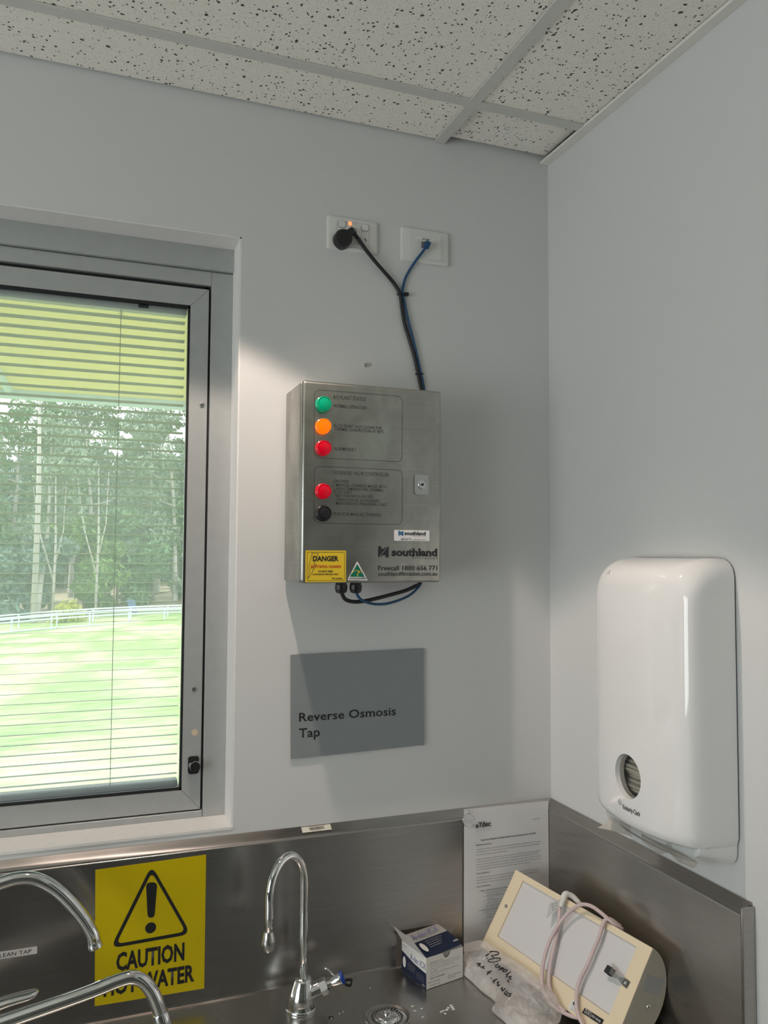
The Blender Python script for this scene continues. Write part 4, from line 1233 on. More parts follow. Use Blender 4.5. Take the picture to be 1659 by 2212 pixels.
# flatten the lever into a blade
ml = catmull(lv, 4)
for v in bm.verts:
    c = min(ml, key=lambda p: (p - v.co).length)
    t_ = (v.co.x - lv[0].x)/(lv[-1].x - lv[0].x)
    v.co.z = c.z + (v.co.z - c.z)*(1.0 - 0.35*min(1, max(0, t_)))
    v.co.y = c.y + (v.co.y - c.y)*1.5
lvo = obj('lever', bm, 'chrome', mx, True)
obj('lever_hub', lathe_at([(0.018, -0.030), (0.019, 0.0), (0.016, 0.012), (0.0, 0.016)], Vector((body_x, YM-0.02, ZB+0.062)), (0.25, -1, 0.1), 24), 'chrome', mx, True)
obj('lever_stem', tube([Vector((body_x, YM-0.03, ZB+0.062)), lv[0], lv[1]], [0.008, 0.008, 0.009], 12), 'chrome', mx, True)

# low swivel spout
YW = -0.22
sw_ = thing('swivel_tap', 'low chrome swivel spout tap crossing in front of the caution sign', 'tap', at_y(-200, 2300, YW))
cl = [at_y(a, b, YW) for a, b in ((-140, 2256), (-60, 2230), (0, 2210), (101, 2175), (203, 2139), (253, 2119), (284, 2111), (309, 2119), (328, 2142), (341, 2172), (347, 2192))]
bx_ = cl[0].x - 0.02
sw_.location = (bx_, YW, ZB)
obj('spout', tube(catmull([Vector((bx_, YW, cl[0].z-0.03)), Vector((bx_+0.006, YW, cl[0].z-0.008))] + cl, 5), 0.0112, 18), 'chrome', sw_, True)
dirn = (cl[-1]-cl[-2]).normalized()
obj('aerator', lathe_at([(0.0125, -0.004), (0.0132, -0.002), (0.0132, 0.020), (0.0115, 0.022), (0, 0.022)], cl[-1], dirn, 24), 'chrome', sw_, True)
obj('body', lathe_at([(0.028, 0.0), (0.028, 0.004), (0.021, 0.008), (0.021, 0.028), (0.0125, 0.036)], (bx_, YW, ZB), (0, 0, 1), 28), 'chrome', sw_, True)

# ================================================================== TOWEL DISPENSER
DX = -0.100
NSEG = 14
def outline(y0, y1, z0, z1, rt, rb, bulge=0.0, seg=NSEG):
    """rounded outline (u to the right along -y, z up); soft bottom bulge"""
    pts = []
    for cu, cz, a0, r in ((y1-rt, z1-rt, 0, rt), (y0+rt, z1-rt, PI/2, rt), (y0+rb, z0+rb, PI, rb), (y1-rb, z0+rb, 1.5*PI, rb)):
        for i in range(seg+1):
            a = a0 + PI/2*i/seg
            pts.append((cu + r*math.cos(a), cz + r*math.sin(a)))
    # extra points on the straight bottom for the curved hem
    out = []
    n = len(pts)
    for i in range(n):
        a, b = Vector(pts[i]), Vector(pts[(i+1) % n])
        k = max(1, int((b-a).length/0.02))
        for j_ in range(k):
            p = a.lerp(b, j_/k)
            t_ = (p.x - (y0+y1)/2)/((y1-y0)/2)
            hz = (p.y - z0)/(z1-z0)
            s = max(0, 1-hz*2.2)
            out.append((p.x + 0.0, p.y - bulge*(1-t_*t_)*s))
    return out
td = thing('towel_dispenser', 'white glossy paper towel dispenser on the right wall with oval window', 'towel dispenser', (0, -0.43, 0.05))
# u = -y
def disp_ring(inset_side, inset_top, inset_bot, x, rt, rb, bulge):
    return [Vector((x, -a, b)) for a, b in outline(0.300+inset_side, 0.571-inset_side, 0.078+inset_bot, 0.549-inset_top, rt, rb, bulge)]
specs = [(0.000, 0.000, 0.000, -0.0035, 0.030, 0.012, 0.004), (0.000, 0.000, 0.0, -0.030, 0.032, 0.012, 0.006), (0.0005, 0.003, 0.0, -0.055, 0.036, 0.013, 0.007), (0.001, 0.008, 0.001, -0.072, 0.040, 0.014, 0.008),
         (0.002, 0.014, 0.002, -0.084, 0.042, 0.015, 0.008), (0.004, 0.021, 0.004, -0.0925, 0.042, 0.016, 0.008), (0.0075, 0.029, 0.007, -0.0985, 0.040, 0.016, 0.007), (0.0125, 0.038, 0.011, -0.1020, 0.036, 0.016, 0.006), (0.019, 0.050, 0.017, -0.1034, 0.030, 0.016, 0.005)]
n_ref = len(disp_ring(*specs[0]))
rings = []
for s_ in specs:
    r_ = disp_ring(*s_)
    # resample to n_ref points by arc length so that every ring matches
    L = [0]
    for i in range(len(r_)): L.append(L[-1] + (r_[(i+1) % len(r_)] - r_[i]).length)
    N2 = 112
    out = []
    for k in range(N2):
        t_ = L[-1]*k/N2
        i = max(j_ for j_ in range(len(r_)) if L[j_] <= t_ + 1e-9)
        f = (t_ - L[i])/max(1e-9, L[i+1]-L[i])
        out.append(r_[i].lerp(r_[(i+1) % len(r_)], f))
    rings.append(out)
# oval opening
e0, e1 = at_x(1333.5, 1678, DX-0.003), at_x(1389.5, 1678, DX-0.003)
ez0, ez1 = at_x(1361, 1728, DX-0.003), at_x(1361, 1625, DX-0.003)
ec = Vector((DX-0.003, (e0.y+e1.y)/2, (ez0.z+ez1.z)/2)); ea, eb = abs(e1.y-e0.y)/2*1.02, abs(ez1.z-ez0.z)/2*0.92
def ell(k, sc, x):
    base_pt = rings[-1][k]
    ang = math.atan2((base_pt.z - ec.z)/eb, (-(base_pt.y) + ec.y)/ea)
    return Vector((x, ec.y - ea*sc*math.cos(ang), ec.z + eb*sc*math.sin(ang)))
N2 = 112
for f in (0.2, 0.4, 0.6, 0.8, 0.93):
    rings.append([rings[len(specs)-1][k].lerp(ell(k, 1.0, DX-0.0035), f) + Vector((-0.0003*math.sin(PI*f), 0, 0)) for k in range(N2)])
rings.append([ell(k, 1.0, DX-0.0035) for k in range(N2)])
rings.append([ell(k, 0.985, DX-0.0015) for k in range(N2)])
rings.append([ell(k, 0.97, DX+0.014) for k in range(N2)])
bm = BM()
R_ = [[bm.verts.new(p) for p in r_] for r_ in rings]
for a, b in zip(R_, R_[1:]):
    for k in range(N2):
        bm.faces.new((a[k], a[(k+1) % N2], b[(k+1) % N2], b[k]))
def warp(p):
    t_ = (p.y + 0.4355)/0.1355
    w_ = max(0.0, min(1.0, (-p.x - 0.045)/0.05))
    hz_ = (p.z - 0.30)/0.24
    p.x -= w_*(0.0175*(1 - t_*t_) - 0.0125 + 0.0015*(1 - hz_*hz_))
for v in bm.verts: warp(v.co)
bmesh.ops.recalc_face_normals(bm, faces=bm.faces[:])
obj('cover', bm, 'dispenser_white', td, True)
bm = BM()
bm.faces.new([bm.verts.new(ell(k, 0.985, DX+0.006)) for k in range(N2)])
for v in bm.verts: warp(v.co)
obj('oval_window', bm, 'smoky_plastic', td)
bm = BM()
r0 = [bm.verts.new(Vector((-0.004, -a, b))) for a, b in rrect(0.306, 0.564, 0.049, 0.535, 0.020, 5)]
r1 = [bm.verts.new(Vector((-0.0005, -a, b))) for a, b in rrect(0.304, 0.566, 0.047, 0.545, 0.020, 5)]
for k in range(len(r0)): bm.faces.new((r0[k], r0[(k+1) % len(r0)], r1[(k+1) % len(r0)], r1[k]))
bm.faces.new(r0); bm.faces.new(r1[::-1])
bmesh.ops.recalc_face_normals(bm, faces=bm.faces[:])
obj('back_plate', bm, 'dispenser_grey', td)
# lower chute under the cover
bm = BM()
def chute(x0, x1, u0, u1, z0, z1, zf):
    k_ = 7
    A, B_ = [], []
    for i_ in range(k_):
        a_ = PI/2*i_/(k_-1)
        A.append(bm.verts.new((x0, -(u1 - 0.018 + 0.018*math.cos(a_)) , z0 + 0.022 - 0.022*math.sin(a_))))
        B_.append(bm.verts.new((x1, -(u1 - 0.022 + 0.018*math.cos(a_)), zf + 0.018 - 0.018*math.sin(a_))))
    A = [bm.verts.new((x0, -u1, z1))] + A + [bm.verts.new((x0, -u0, z0)), bm.verts.new((x0, -u0, z1))]
    B_ = [bm.verts.new((x1, -u1+0.004, z1))] + B_ + [bm.verts.new((x1, -u0, zf)), bm.verts.new((x1, -u0, z1))]
    for i_ in range(len(A)-1): bm.faces.new((A[i_], A[i_+1], B_[i_+1], B_[i_]))
    bm.faces.new(B_)
chute(-0.003, -0.075, 0.318, 0.5665, 0.046, 0.095, 0.064)
bmesh.ops.recalc_face_normals(bm, faces=bm.faces[:])
obj('lower_chute', bm, 'dispenser_white', td, True)
bm = BM()
cols = 14
rowsv = []
for x, z in ((-0.078, 0.090), (-0.083, 0.072), (-0.077, 0.058), (-0.060, 0.052)):
    rowsv.append([bm.verts.new((x, -(0.322 + 0.236*k/cols), z - 0.008*(1-(2*k/cols-1)**2))) for k in range(cols+1)])
for a, b in zip(rowsv, rowsv[1:]):
    for k in range(cols): bm.faces.new((a[k], a[k+1], b[k+1], b[k]))
bmesh.ops.solidify(bm, geom=bm.faces[:], thickness=0.0012)
obj('clear_lip', bm, 'clear_plastic', td, True)
# paper stack inside the oval window
ps = thing('towel_stack', 'stack of folded paper towels seen through the oval window of the dispenser', 'paper towels', (-0.05, -0.43, 0.10))
for k in range(16):
    z = ec.z - 0.055 + k*0.0068
    dx = 0.006*math.sin(k*1.3) + (0.022 if k > 10 else 0)
    obj('folded_towel', box(DX+0.022+dx, -0.012, -0.560, -0.312, z, z+0.0058, 0.0022, 2), 'towel_paper', ps, True)
FDp = Frame((DX-0.0041, 0, 0), (0, -1, 0), (0, 0, 1), (-1, 0, 0))
u0, v0 = FDp.px((1350.5, 1741)); u1, _ = FDp.px((1388, 1748)); 
lettering('Kimberly-Clark', FDp, u0, u1, v0-0.0040, v0+0.0048, 'print_dark', td, 0.012, 0.0003, 1, 0.74)
u, v = FDp.px((1343.5, 1732))
obj('logo_ring', FDp.place(ring_prism(circ(u, v, 0.0052, 20), circ(u, v, 0.0042, 20), 0, 0.0003)), 'print_faint', td)
obj('logo_curl', FDp.place(ring_prism(circ(u, v-0.001, 0.0026, 14), circ(u, v-0.001, 0.0018, 14), 0, 0.0003)), 'print_faint', td)
obj('thumb_mark', tube([at_x(*p, -0.0995) for p in ((1295, 1265), (1302, 1246), (1318, 1232), (1314, 1246), (1298, 1268))], 0.0004, 4), 'print_faint', td)
for o_ in td.children:
    if o_.name.split('.')[0] in ('lettering', 'logo_ring', 'logo_curl', 'thumb_mark'):
        for v in o_.data.vertices: warp(v.co)
# torn towels hanging out
def towel(name, label, pts, parent=None):
    t = thing(name, label, 'paper towel', pts[0][0])
    bm = BM()
    rows_ = [[bm.verts.new(p) for p in r_] for r_ in pts]
    for a, b in zip(rows_, rows_[1:]):
        for k in range(len(a)-1): bm.faces.new((a[k], a[k+1], b[k+1], b[k]))
    bmesh.ops.solidify(bm, geom=bm.faces[:], thickness=0.0005)
    obj('sheet', bm, 'towel_paper', t, True)
xs_t = -0.062
T1 = [[at_x(a, b, x) for a, b, x in r_] for r_ in (
    ((1318, 1762, -0.05), (1345, 1775, -0.05), (1362, 1785, -0.05)),
    ((1308, 1778, -0.055), (1338, 1790, -0.057), (1363, 1802, -0.055)),
    ((1291, 1788, -0.06), (1325, 1795, -0.062), (1366, 1808, -0.058)))]
towel('torn_towel', 'pointed scrap of white paper towel hanging from the dispenser left corner', T1)
T2 = [[at_x(a, b, x) for a, b, x in r_] for r_ in (
    ((1385, 1800, -0.05), (1415, 1815, -0.05), (1445, 1828, -0.05), (1480, 1846, -0.05), (1508, 1862, -0.05)),
    ((1387, 1815, -0.055), (1413, 1832, -0.057), (1440, 1836, -0.056), (1473, 1858, -0.056), (1505, 1871, -0.055)),
    ((1391, 1820, -0.058), (1425, 1846, -0.060), (1446, 1842, -0.060), (1465, 1862, -0.06), (1496, 1876, -0.058)))]
towel('torn_towel', 'ragged strip of embossed paper towel below the dispenser chute', T2)

# ================================================================== TABLET CARTON
def bz(px, py): p = at_z(px, py, ZB); return Vector((p.x, p.y, 0))
pF, pR, pL = bz(921, 2139), bz(1000, 2112), bz(873, 2093)
pL = Vector((pL.x+0.002, max(min(pL.y, -0.033), -0.045), 0))
e1 = (pR - pF); e2 = (pL - pF)
Wc = e1.length; e1n = e1.normalized(); e2n = Vector((-e1n.y, e1n.x, 0)); Dc = min(e2.dot(e2n), 0.088)
hz = at_pl(921, 2071, pF, Vector((e2n.x, e2n.y, 0))).z - ZB
Fc = Frame((pF.x, pF.y, ZB+0.0006), e1n, e2n, (0, 0, 1))    # u right, v back, n up
cbx = thing('tablet_carton', 'open white and navy tablet carton standing on the steel bench', 'carton', (pF.x, pF.y, ZB))
th = 0.0008
bm = BM()
box(0, Wc, Dc-th, Dc, 0, hz, bm=bm); box(0, th, 0, Dc, 0, hz, bm=bm); box(Wc-th, Wc, 0, Dc, 0, hz, bm=bm); box(0, Wc, 0, Dc, 0, th, bm=bm)
carton_body = obj('carton_body', Fc.place(bm), 'carton_white', cbx)
# front wall with the thumb notch
pts = [(0, 0), (Wc, 0), (Wc, hz)]
for k in range(11):
    a = PI*k/10
    pts.append((Wc*0.55 + 0.0095*math.cos(a), hz - 0.0105*math.sin(a)))
pts += [(0, hz)]
Ff = Frame(Fc.O, e1n, (0, 0, 1), -e2n)
obj('front_panel', Ff.place(prism(pts, -th, 0)), 'carton_white', cbx)
# left face print
Fl = Frame(Fc.p(0, Dc), -e2n, (0, 0, 1), -e1n)     # u from back to front
np_ = obj('navy_print', Fl.place(prism([(0.0005, 0.0005), (Dc-0.0005, 0.0005), (Dc-0.0005, hz*0.50), (Dc*0.5, hz*0.54), (0.0005, hz*0.68)], 0.0001, 0.0004)), 'carton_navy', cbx)
lettering('A-dec ICX', Fl, Dc*0.36, Dc*0.97, hz*0.60, hz*0.80, 'print_violet', cbx, 0.0, 0.0005)
obj('tablet_print', Fl.place(prism(circ(Dc*0.12, hz*0.36, Dc*0.06, 18, hz*0.18), 0.0004, 0.0007)), 'label_white', cbx)
for k in range(4):
    lettering('waterline treatment tablets for', Fl, Dc*0.26, Dc*0.56, hz*(0.42-0.06*k), hz*(0.45-0.06*k), 'print_faint', cbx, 0, 0.0007)
    lettering('self contained water systems', Fl, Dc*0.62, Dc*0.92, hz*(0.33-0.06*k), hz*(0.36-0.06*k), 'print_faint', cbx, 0, 0.0007)
lettering('a-dec', Fl, Dc*0.84, Dc*0.95, hz*0.06, hz*0.12, 'label_white', cbx, 0.02, 0.0007)
lettering('A-dec ICX', Fl, Dc*0.05, Dc*0.22, hz*0.86, hz*0.92, 'print_grey', cbx, 0, 0.0005)
# front print
for k, (s, w) in enumerate((('Directions for use', 0.34), ('Place one tablet in an empty bottle and fill with water each time', 0.86), ('the bottle is filled. Use continuously. Do not touch the tablet', 0.84), ('Dosage for one litre bottle', 0.70), ('Consult', 0.2), ('Keep out of reach of children. Store dry', 0.80), ('Avoid contact with eyes', 0.25))):
    lettering(s, Ff, Wc*0.10, Wc*(0.10+w*0.95), hz*(0.80-0.072*k), hz*(0.832-0.072*k), 'print_grey', cbx, 0.01, 0.0004)
lettering('Made in the United States', Ff, Wc*0.10, Wc*0.50, hz*0.295, hz*0.33, 'print_dark', cbx, 0.03, 0.0004)
lettering('REF 90.1065', Ff, Wc*0.06, Wc*0.36, hz*0.17, hz*0.215, 'print_grey', cbx, 0.0, 0.0004)
lettering('2020-04-16', Ff, Wc*0.10, Wc*0.36, hz*0.07, hz*0.115, 'print_grey', cbx, 0.0, 0.0004)
lettering('GTIN 0 758988 68950', Ff, Wc*0.58, Wc*0.95, hz*0.20, hz*0.235, 'print_grey', cbx, 0.0, 0.0004)
lettering('REV 002', Ff, Wc*0.58, Wc*0.78, hz*0.13, hz*0.17, 'print_grey', cbx, 0.0, 0.0004)
# lid (nearly closed) with tuck flap, and the raised side flap
lift0, lift1 = hz+0.016, hz-0.001
lb0 = Fc.p(0.004, Dc+0.001, hz+0.004)
lid_pts = [Fc.p(0.003, 0.002, hz-0.003), Fc.p(Wc-0.001, 0.002, hz+0.004), Fc.p(Wc-0.001, Dc-0.001, hz+0.013), Fc.p(0.003, Dc-0.001, hz+0.009)]
def quad_plate(pts, thick, n=8, arch=0.0):
    bm = BM()
    a, b, c, d = pts
    nn = (b-a).cross(d-a).normalized()
    rows_ = []
    for j_ in range(n+1):
        t_ = j_/n
        rows_.append([bm.verts.new(a.lerp(b, s_).lerp(d.lerp(c, s_), t_) + nn*arch*math.sin(PI*t_)) for s_ in (0, 0.5, 1)])
    for p, r_ in zip(rows_, rows_[1:]):
        for k in range(2): bm.faces.new((p[k], p[k+1], r_[k+1], r_[k]))
    bmesh.ops.solidify(bm, geom=bm.faces[:], thickness=thick)
    return bm
lid = obj('lid', quad_plate(lid_pts, 0.0008, 8, 0.003), 'carton_white', cbx, True)
U1 = (lid_pts[1]-lid_pts[0]).normalized(); nn = U1.cross(lid_pts[3]-lid_pts[0]).normalized(); V1 = nn.cross(U1)
half = [lid_pts[0], lid_pts[1], lid_pts[1].lerp(lid_pts[2], 0.56), lid_pts[0].lerp(lid_pts[3], 0.56)]
bm = BM()
rows_ = []
for j_ in range(7):
    t_ = j_/6*0.58
    rows_.append([bm.verts.new(lid_pts[0].lerp(lid_pts[1], s_).lerp(lid_pts[3].lerp(lid_pts[2], s_), t_) + nn*(0.003*math.sin(PI*t_)+0.0007)) for s_ in (0, 0.5, 1)])
for p, r_ in zip(rows_, rows_[1:]):
    for k in range(2): bm.faces.new((p[k], p[k+1], r_[k+1], r_[k]))
obj('lid_navy_print', bm, 'carton_navy', lid, True)
FLd = Frame(lid_pts[0] + nn*0.0042, U1, V1, nn)
dl = (lid_pts[3]-lid_pts[0]).length
lettering('A-dec ICX', FLd, Wc*0.08, Wc*0.80, dl*0.66, dl*0.86, 'print_violet', lid, 0.0, 0.0003)
obj('tablet_print', FLd.place(prism(circ(Wc*0.13, dl*0.32, Wc*0.06, 18, dl*0.17), 0, 0.0003)), 'label_white', lid)
for k in range(4):
    lettering('waterline treatment tablets for use', FLd, Wc*0.26, Wc*(0.72-0.05*k), dl*(0.46-0.075*k), dl*(0.50-0.075*k), 'print_faint', lid, 0, 0.0004)
lettering('a-dec', FLd, Wc*0.82, Wc*0.95, dl*0.12, dl*0.19, 'label_white', lid, 0.02, 0.0004)
fl = [lid_pts[0], lid_pts[1], lid_pts[1] + Vector((0, 0, -0.0125)) + e2n*0.002, lid_pts[0] + Vector((0, 0, -0.010)) + e2n*0.002]
obj('tuck_flap', quad_plate([fl[3], fl[2], fl[1], fl[0]], 0.0008), 'carton_white', cbx)
sf = [Fc.p(0.0, 0.001, hz), Fc.p(0.0, Dc-0.002, hz), Fc.p(-0.024, Dc-0.004, hz+0.036), Fc.p(-0.012, Dc*0.42, hz+0.026)]
obj('side_flap', quad_plate(sf, 0.0006), 'carton_white', cbx)

# ================================================================== FILM VIEWER
Q = [(1131, 1903), (1378, 2047), (1313, 2191), (1072, 2021)]
VU = Vector((0.1629, -0.9863, -0.0253)).normalized()
VN = Vector((0.8244, 0.1501, -0.5457)); VN = (VN - VU*VN.dot(VU)).normalized()
VV = VN.cross(VU)                                  # down the face
VS = 1.69/1.68
VO = CAM + (Vector((-0.1355, -0.2516, -0.1883)) - CAM)*VS
FV = Frame(VO, VU, -VV, -VN)                       # u along, v up the face, n towards the viewer
fv = thing('film_viewer', 'cream desk film viewer with opal screen leaning in the bench corner', 'film viewer', (VO.x, VO.y, ZB))
uo, vt_, vb_ = 0.1885*VS, 0.0722*VS, -0.0955*VS
ui, vi = 0.157*VS, 0.0605*VS
vib = -0.0605*VS
def frame_piece(pts, z0, z1): return FV.place(prism(pts, z0, z1))
obj('frame_top', frame_piece([(-uo, vt_), (-ui, vi), (ui, vi), (uo, vt_)][::-1], -0.004, 0.0), 'cream_metal', fv)
obj('frame_bottom', frame_piece([(-uo, vb_), (uo, vb_), (ui, vib), (-ui, vib)], -0.004, 0.0), 'cream_metal', fv)
obj('frame_end', frame_piece([(-uo, vb_), (-ui, vib), (-ui, vi), (-uo, vt_)], -0.004, 0.0), 'cream_metal', fv)
obj('frame_end', frame_piece([(uo, vb_), (uo, vt_), (ui, vi), (ui, vib)], -0.004, 0.0), 'cream_metal', fv)
obj('opal_screen', frame_piece([(-ui-0.004, vib-0.004), (ui+0.004, vib-0.004), (ui+0.004, vi+0.004), (-ui-0.004, vi+0.004)], -0.008, -0.0042), 'opal', fv)
vc = (vt_+vb_)/2; rr = (vt_-vb_)/2
prof = [(vc + rr*math.cos(PI*k/24), -0.078*VS*math.sin(PI*k/24)) for k in range(25)]
bm = BM()
ra = [bm.verts.new((-uo+0.001, a, b-0.0005)) for a, b in prof]; rb_ = [bm.verts.new((uo-0.001, a, b-0.0005)) for a, b in prof]
for k in range(24): bm.faces.new((ra[k], ra[k+1], rb_[k+1], rb_[k]))
FV.place(bm)
obj('rounded_housing', bm, 'cream_end', fv, True)
for s in (-1, 1):
    bm = BM()
    a_ = [bm.verts.new((s*(uo-0.0012), a, b)) for a, b in prof]; b_ = [bm.verts.new((s*(uo+0.0002), a, b)) for a, b in prof]
    bm.faces.new(a_); bm.faces.new(b_[::-1])
    for k in range(25):
        j_ = (k+1) % 25
        bm.faces.new((a_[k], a_[j_], b_[j_], b_[k]))
    ep = obj('end_plate', FV.place(bm), 'cream_end', fv)
FE = Frame(FV.p(uo+0.0003, 0, 0), VN, -VV, VU)
C3 = crop(1100, 1880, 0.22906)
sq = [FE.px(C3(*p)) for p in ((1302, 988), (1462, 1025), (1418, 1180), (1258, 1145))]
obj('silver_sticker', FE.place(prism(sq, 0, 0.0003)), 'silver_sticker', ep)
u, v = FE.px(C3(1308, 1282)); screw('end_screw', FE.p(u, v), VU, 0.0045, ep)
u, v = FV.px(crop(860, 1880, .22906)(1021, 339)); screw('frame_screw', FV.p(u, v), FV.N, 0.0040, fv)
for k, du in enumerate((-0.12, 0.12)):
    # rubber feet under the housing
    base = FV.p(du, vc, -0.03)
    low = Vector((base.x + 0.015, base.y, ZB))
    zc = (VO + VU*du).z
    obj('foot', lathe_at([(0.010, 0), (0.009, 0.030)], low, (0, 0, 1), 14), 'black_rubber', fv, True)
# labels on the lower rail
FV1 = Frame(FV.p(0, 0, 0.0003), VU, -VV, -VN)
sq = [FV1.px(C3(*p)) for p in ((690, 1345), (715, 1298), (893, 1412), (868, 1462))]
lbk = obj('name_plate', FV1.place(prism(sq[::-1], 0, 0.001)), 'black_plastic', fv)
u0, v0 = FV1.px(C3(706, 1338)); u1, v1 = FV1.px(C3(752, 1350))
uu = FV1.px(C3(705, 1325))[0]; vv = (sq[0][1] + sq[1][1])/2
ul = min(p[0] for p in sq); ur = max(p[0] for p in sq); vl = sum(p[1] for p in sq)/4
lettering('DUX', FV1, ul+0.004, ul+0.016, vl-0.0035, vl+0.0038, 'label_white', lbk, 0.0, 0.0012)
obj('plate_rule', FV1.place(prism([(ul+0.0175, vl-0.0045), (ul+0.018, vl-0.0045), (ul+0.018, vl+0.0045), (ul+0.0175, vl+0.0045)], 0.001, 0.0012)), 'label_white', lbk)
lettering('DESK VIEWER', FV1, ul+0.020, ur-0.004, vl-0.0018, vl+0.002, 'label_white', lbk, 0.0, 0.0012)
sq = [FV1.px(C3(*p)) for p in ((555, 1305), (600, 1215), (670, 1260), (640, 1352))]
ol = obj('owner_label', FV1.place(prism(sq[::-1], 0, 0.0003)), 'label_white', fv)
ul = min(p[0] for p in sq); ur = max(p[0] for p in sq); vl = sum(p[1] for p in sq)/4
obj('owner_crest', FV1.place(prism([(ul+0.006, vl+0.001), (ul+0.010, vl+0.001), (ul+0.0115, vl+0.005), (ul+0.008, vl+0.0085), (ul+0.005, vl+0.005)], 0.0003, 0.0005)), 'print_black', ol)
for k in range(3):
    lettering('Property of Health', FV1, ul+0.004, ur-0.005, vl-0.002-0.003*k, vl-0.0003-0.003*k, 'print_dark', ol, 0.0, 0.0005)
# spring clip
clp = [FV.p(*FV.px(C3(*p)), h_) for p, h_ in (((985, 955), 0.010), ((1020, 1005), 0.011), ((1060, 1030), 0.008), ((1085, 1050), 0.003), ((1128, 1086), 0.0015))]
bm = BM()
wd = (0.0062, 0.0042, 0.0026, 0.0058, 0.0066)
dcl = (clp[-1]-clp[0]).normalized(); sd = dcl.cross(FV.N).normalized()
rows_ = [[bm.verts.new(p + sd*w*s_ ) for s_ in (-1, 1)] for p, w in zip(clp, wd)]
for a, b in zip(rows_, rows_[1:]): bm.faces.new((a[0], a[1], b[1], b[0]))
bmesh.ops.solidify(bm, geom=bm.faces[:], thickness=0.0009)
cl_o = obj('spring_clip', bm, 'screw_steel', fv)
P = FV.p(*FV.px(C3(963, 958)), 0.006)
fk = Frame(P, dcl, sd, FV.N)
obj('clip_pad', fk.place(box(-0.0055, 0.0055, -0.0068, 0.0068, -0.006, 0.005, 0.0008, 1)), 'black_rubber', cl_o)
screw('clip_rivet', FV.p(*FV.px(C3(1105, 1066)), 0.0026), FV.N, 0.0034, cl_o, 'chrome')
# cord looped over the face
def vp(pts): return [FV.p(*FV.px(C3(a, b)), h_) for a, b, h_ in pts]
s1 = vp([(512, 365, .012), (503, 450, .010), (488, 560, .009), (462, 690, .009), (428, 840, .009), (405, 985, .009), (408, 1095, .010), (440, 1200, .011), (490, 1290, .010), (545, 1345, .004)])
s2 = vp([(645, 1385, -.006), (570, 1370, .002), (480, 1320, .013), (405, 1220, .018), (368, 1100, .018), (364, 980, .017), (385, 840, .016), (430, 700, .016), (490, 580, .016), (560, 480, .016), (640, 400, .016), (735, 356, .018), (830, 372, .018), (915, 432, .015), (975, 490, .004), (1015, 525, -.018)])
s3 = vp([(1000, 500, -.016), (968, 470, .004), (935, 490, .010), (905, 555, .010), (880, 650, .010), (835, 750, .010), (780, 885, .010), (705, 1035, .010), (672, 1150, .010), (665, 1260, .010), (680, 1370, .010), (710, 1450, .008), (740, 1520, .0)])
bm = BM()
for s_ in (s1, s2, s3): tube(catmull(s_, 5), 0.0036, 10, bm)
cd = obj('mains_cord', bm, 'cord_pink', fv, True)
pl_ = vp([(520, 368, .012), (545, 300, .012), (562, 245, .010), (590, 240, -.002), (620, 290, -.016)])
obj('plug_hook', tube(catmull(pl_, 4), [0.0048]*5 + [0.0065]*5 + [0.0052]*7, 12), 'plug_white', cd, True)
tgq = [FV.p(*FV.px(C3(*p)), h_) for p, h_ in (((516, 296), .012), ((505, 372), .013), ((405, 487), .018), ((428, 342), .018))]
tg_o = obj('cord_tag', quad_plate(tgq, 0.0003, 4), 'label_white', cd)
FTg = Frame(tgq[3], (tgq[0]-tgq[3]).normalized(), (0, 0, 0), (0, 0, 0))
nt_ = (tgq[0]-tgq[3]).cross(tgq[2]-tgq[3]).normalized()
if nt_.dot(CAM - tgq[3]) < 0: nt_ = -nt_
FTg.N = nt_; FTg.V = nt_.cross(FTg.U)
if FTg.V.dot(tgq[3]-tgq[2]) < 0: FTg.V = -FTg.V
Lw = (tgq[0]-tgq[3]).length
for k in range(3):
    lettering('TEST TAG', FTg, Lw*0.15, Lw*0.75, -0.006-0.005*k, -0.0035-0.005*k, 'print_dark', tg_o, 0.0, 0.0007)

# ================================================================== PLASTIC BAG
up_px = [(1004, 2038), (1045, 2032), (1085, 2058), (1130, 2087), (1170, 2119), (1200, 2150), (1213, 2185), (1210, 2235)]
lo_px = [(1001, 2106), (1016, 2118), (1041, 2142), (1069, 2165), (1063, 2183), (1088, 2206), (1122, 2238), (1160, 2262)]
up3, lo3 = [], []
for k, p in enumerate(up_px):
    if k < 2: up3.append(at_y(p[0], p[1], (-0.062, -0.085)[k]))
    else: up3.append(at_pl(p[0], p[1], FV.p(0, 0, 0.010), FV.N))
for p in lo_px: lo3.append(at_z(p[0], p[1], ZB + 0.0025))
up3[-1] = Vector((up3[-1].x, up3[-1].y, max(up3[-1].z, ZB+0.02)))
up3, lo3 = catmull(up3, 10), catmull(lo3, 10)
def bag_pt(i, t_, side):
    a, b = up3[i], lo3[i]
    p = a.lerp(b, t_)
    s_ = i/(len(up3)-1)
    env = math.sin(PI*min(1, max(0, t_)))**0.6*math.sin(PI*min(1, max(0, 0.04+0.92*s_)))**0.5
    out_ = Vector((-0.55, -0.45, 0.70)).normalized()
    nv = Vector((p.x*38, p.y*30, p.z*60))
    cr = abs(noise.noise(nv)) + 0.6*abs(noise.noise(nv*2.1)) + 0.35*abs(noise.noise(nv*4.3))
    if side > 0:
        flat = math.exp(-((s_-0.38)/0.22)**2)*math.exp(-((t_-0.5)/0.35)**2)
        p = p + out_*env*(0.018 + 0.024*(cr-0.35)*(1-0.8*flat))
    else:
        p = p - out_*env*0.004
    p.z = max(p.z, ZB + 0.0012)
    if p.y > -0.0335: p.y = -0.0335
    return p
bm = BM()
m_, nt2 = len(up3), 44
g1 = [[bm.verts.new(bag_pt(i, k/nt2, 1)) for k in range(nt2+1)] for i in range(m_)]
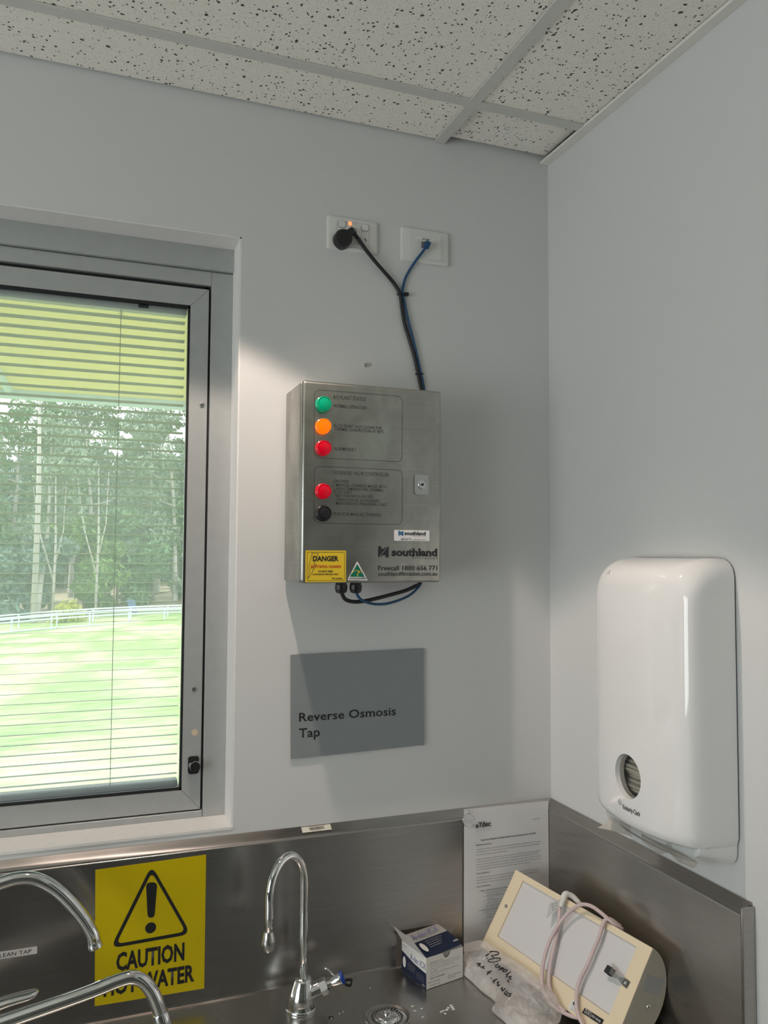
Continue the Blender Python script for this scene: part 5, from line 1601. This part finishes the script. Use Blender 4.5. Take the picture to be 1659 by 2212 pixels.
for i in range(m_-1):
    for k in range(nt2): bm.faces.new((g1[i][k], g1[i+1][k], g1[i+1][k+1], g1[i][k+1]))
g2 = [[bm.verts.new(bag_pt(i, k/nt2, -1)) for k in range(nt2+1)] for i in range(m_)]
for i in range(m_-1):
    for k in range(nt2): bm.faces.new((g2[i][k], g2[i][k+1], g2[i+1][k+1], g2[i+1][k]))
bvh = BVHTree.FromBMesh(bm)
bag = thing('plastic_bag', 'crumpled clear plastic bag with black handwriting lying on the bench', 'plastic bag', (lo3[28].x, lo3[28].y, ZB))
obj('bag_film', bm, 'bag_film', bag, True)
C2b = crop(860, 1880, 0.22906)
strokes = [
    [(880, 768), (850, 792), (822, 806)], [(862, 768), (900, 764), (948, 774), (946, 788), (915, 800), (880, 803), (900, 820), (925, 832)], [(838, 830), (842, 833)],
    [(905, 832), (868, 838), (848, 852), (868, 866), (925, 862), (962, 846), (965, 832), (930, 828), (900, 833)], [(905, 885), (910, 888)],
    [(945, 880), (920, 900), (925, 918), (955, 915), (960, 900), (938, 905)], [(948, 940), (975, 918), (1000, 925)], [(975, 918), (985, 950)], [(962, 936), (992, 930)],
    [(990, 960), (1005, 935), (1030, 945), (1005, 958)], [(1015, 985), (1062, 960)], [(1038, 972), (1020, 1010)], [(1072, 1000), (1040, 1005), (1065, 1025), (1032, 1040), (1045, 1055)],
    [(738, 882), (758, 880), (755, 908)], [(752, 880), (778, 878), (768, 893), (780, 912)], [(812, 905), (788, 918), (815, 925)], [(795, 910), (812, 906)],
    [(840, 985), (845, 958), (882, 950)], [(842, 970), (870, 966)], [(875, 1010), (880, 1022)], [(890, 1045), (935, 1025)], [(912, 1035), (900, 1065)], [(930, 1060), (952, 1050)], [(942, 1055), (935, 1090)],
    [(958, 1075), (940, 1095)], [(968, 1125), (985, 1105), (980, 1140), (1012, 1112)], [(1030, 1135), (1008, 1152), (1000, 1165), (1020, 1168), (1035, 1150)], [(1070, 1165), (1042, 1162), (1060, 1180), (1040, 1188), (1018, 1175)]]
bm = BM()
for st_ in strokes:
    pts = []
    for a, b in st_:
        d = ray(*C2b(a, b)).normalized()
        hit = bvh.ray_cast(CAM, d)
        if hit[0] is not None: pts.append(hit[0] - d*0.0008)
    if len(pts) > 1: tube(catmull(pts, 4), 0.0011, 5, bm)
obj('handwriting', bm, 'print_black', bag)

# ================================================================== BITS ON THE BENCH
pts = [at_z(*crop(520, 1700, .3496)(a, b), ZB+0.0016) for a, b in ((690, 1188), (668, 1186), (644, 1190), (638, 1200), (655, 1218), (678, 1220), (684, 1195), (676, 1184))]
tag(obj('tie_offcut', tube(catmull(pts, 4), 0.0014, 6), 'black_plastic'), 'curled black cable tie offcut lying on the bench', 'offcut')
a, b = at_z(709, 2197, ZB+0.0012), at_z(720, 2197, ZB+0.0012)
tag(obj('tie_stub', tube([a, b], 0.0013, 6), 'black_plastic'), 'short straight black offcut beside the drain', 'offcut')
for k, (x, y) in enumerate(((891, 2174), (911, 2179), (896, 2184), (913, 2197), (958, 2184), (968, 2178), (974, 2172), (961, 2190), (980, 2180), (965, 2182), (977, 2176), (953, 2186), (741, 2186), (800, 2135), (734, 2190), (716, 2200))):
    c = at_z(x, y, ZB)
    rnd = random.Random(k)
    s_ = 0.0032 if x > 940 else (0.0024 if x > 880 else 0.0012)
    ptsf = [(c.x + s_*rnd.uniform(0.5, 1.4)*math.cos(2*PI*i/7), c.y + s_*rnd.uniform(0.4, 1.1)*math.sin(2*PI*i/7)) for i in range(7)]
    bm = prism(ptsf, ZB, ZB+0.0007)
    tag(obj('white_flake', bm, 'crumb'), 'tiny white flake of residue on the steel bench', 'flake', 'white flakes on the bench')
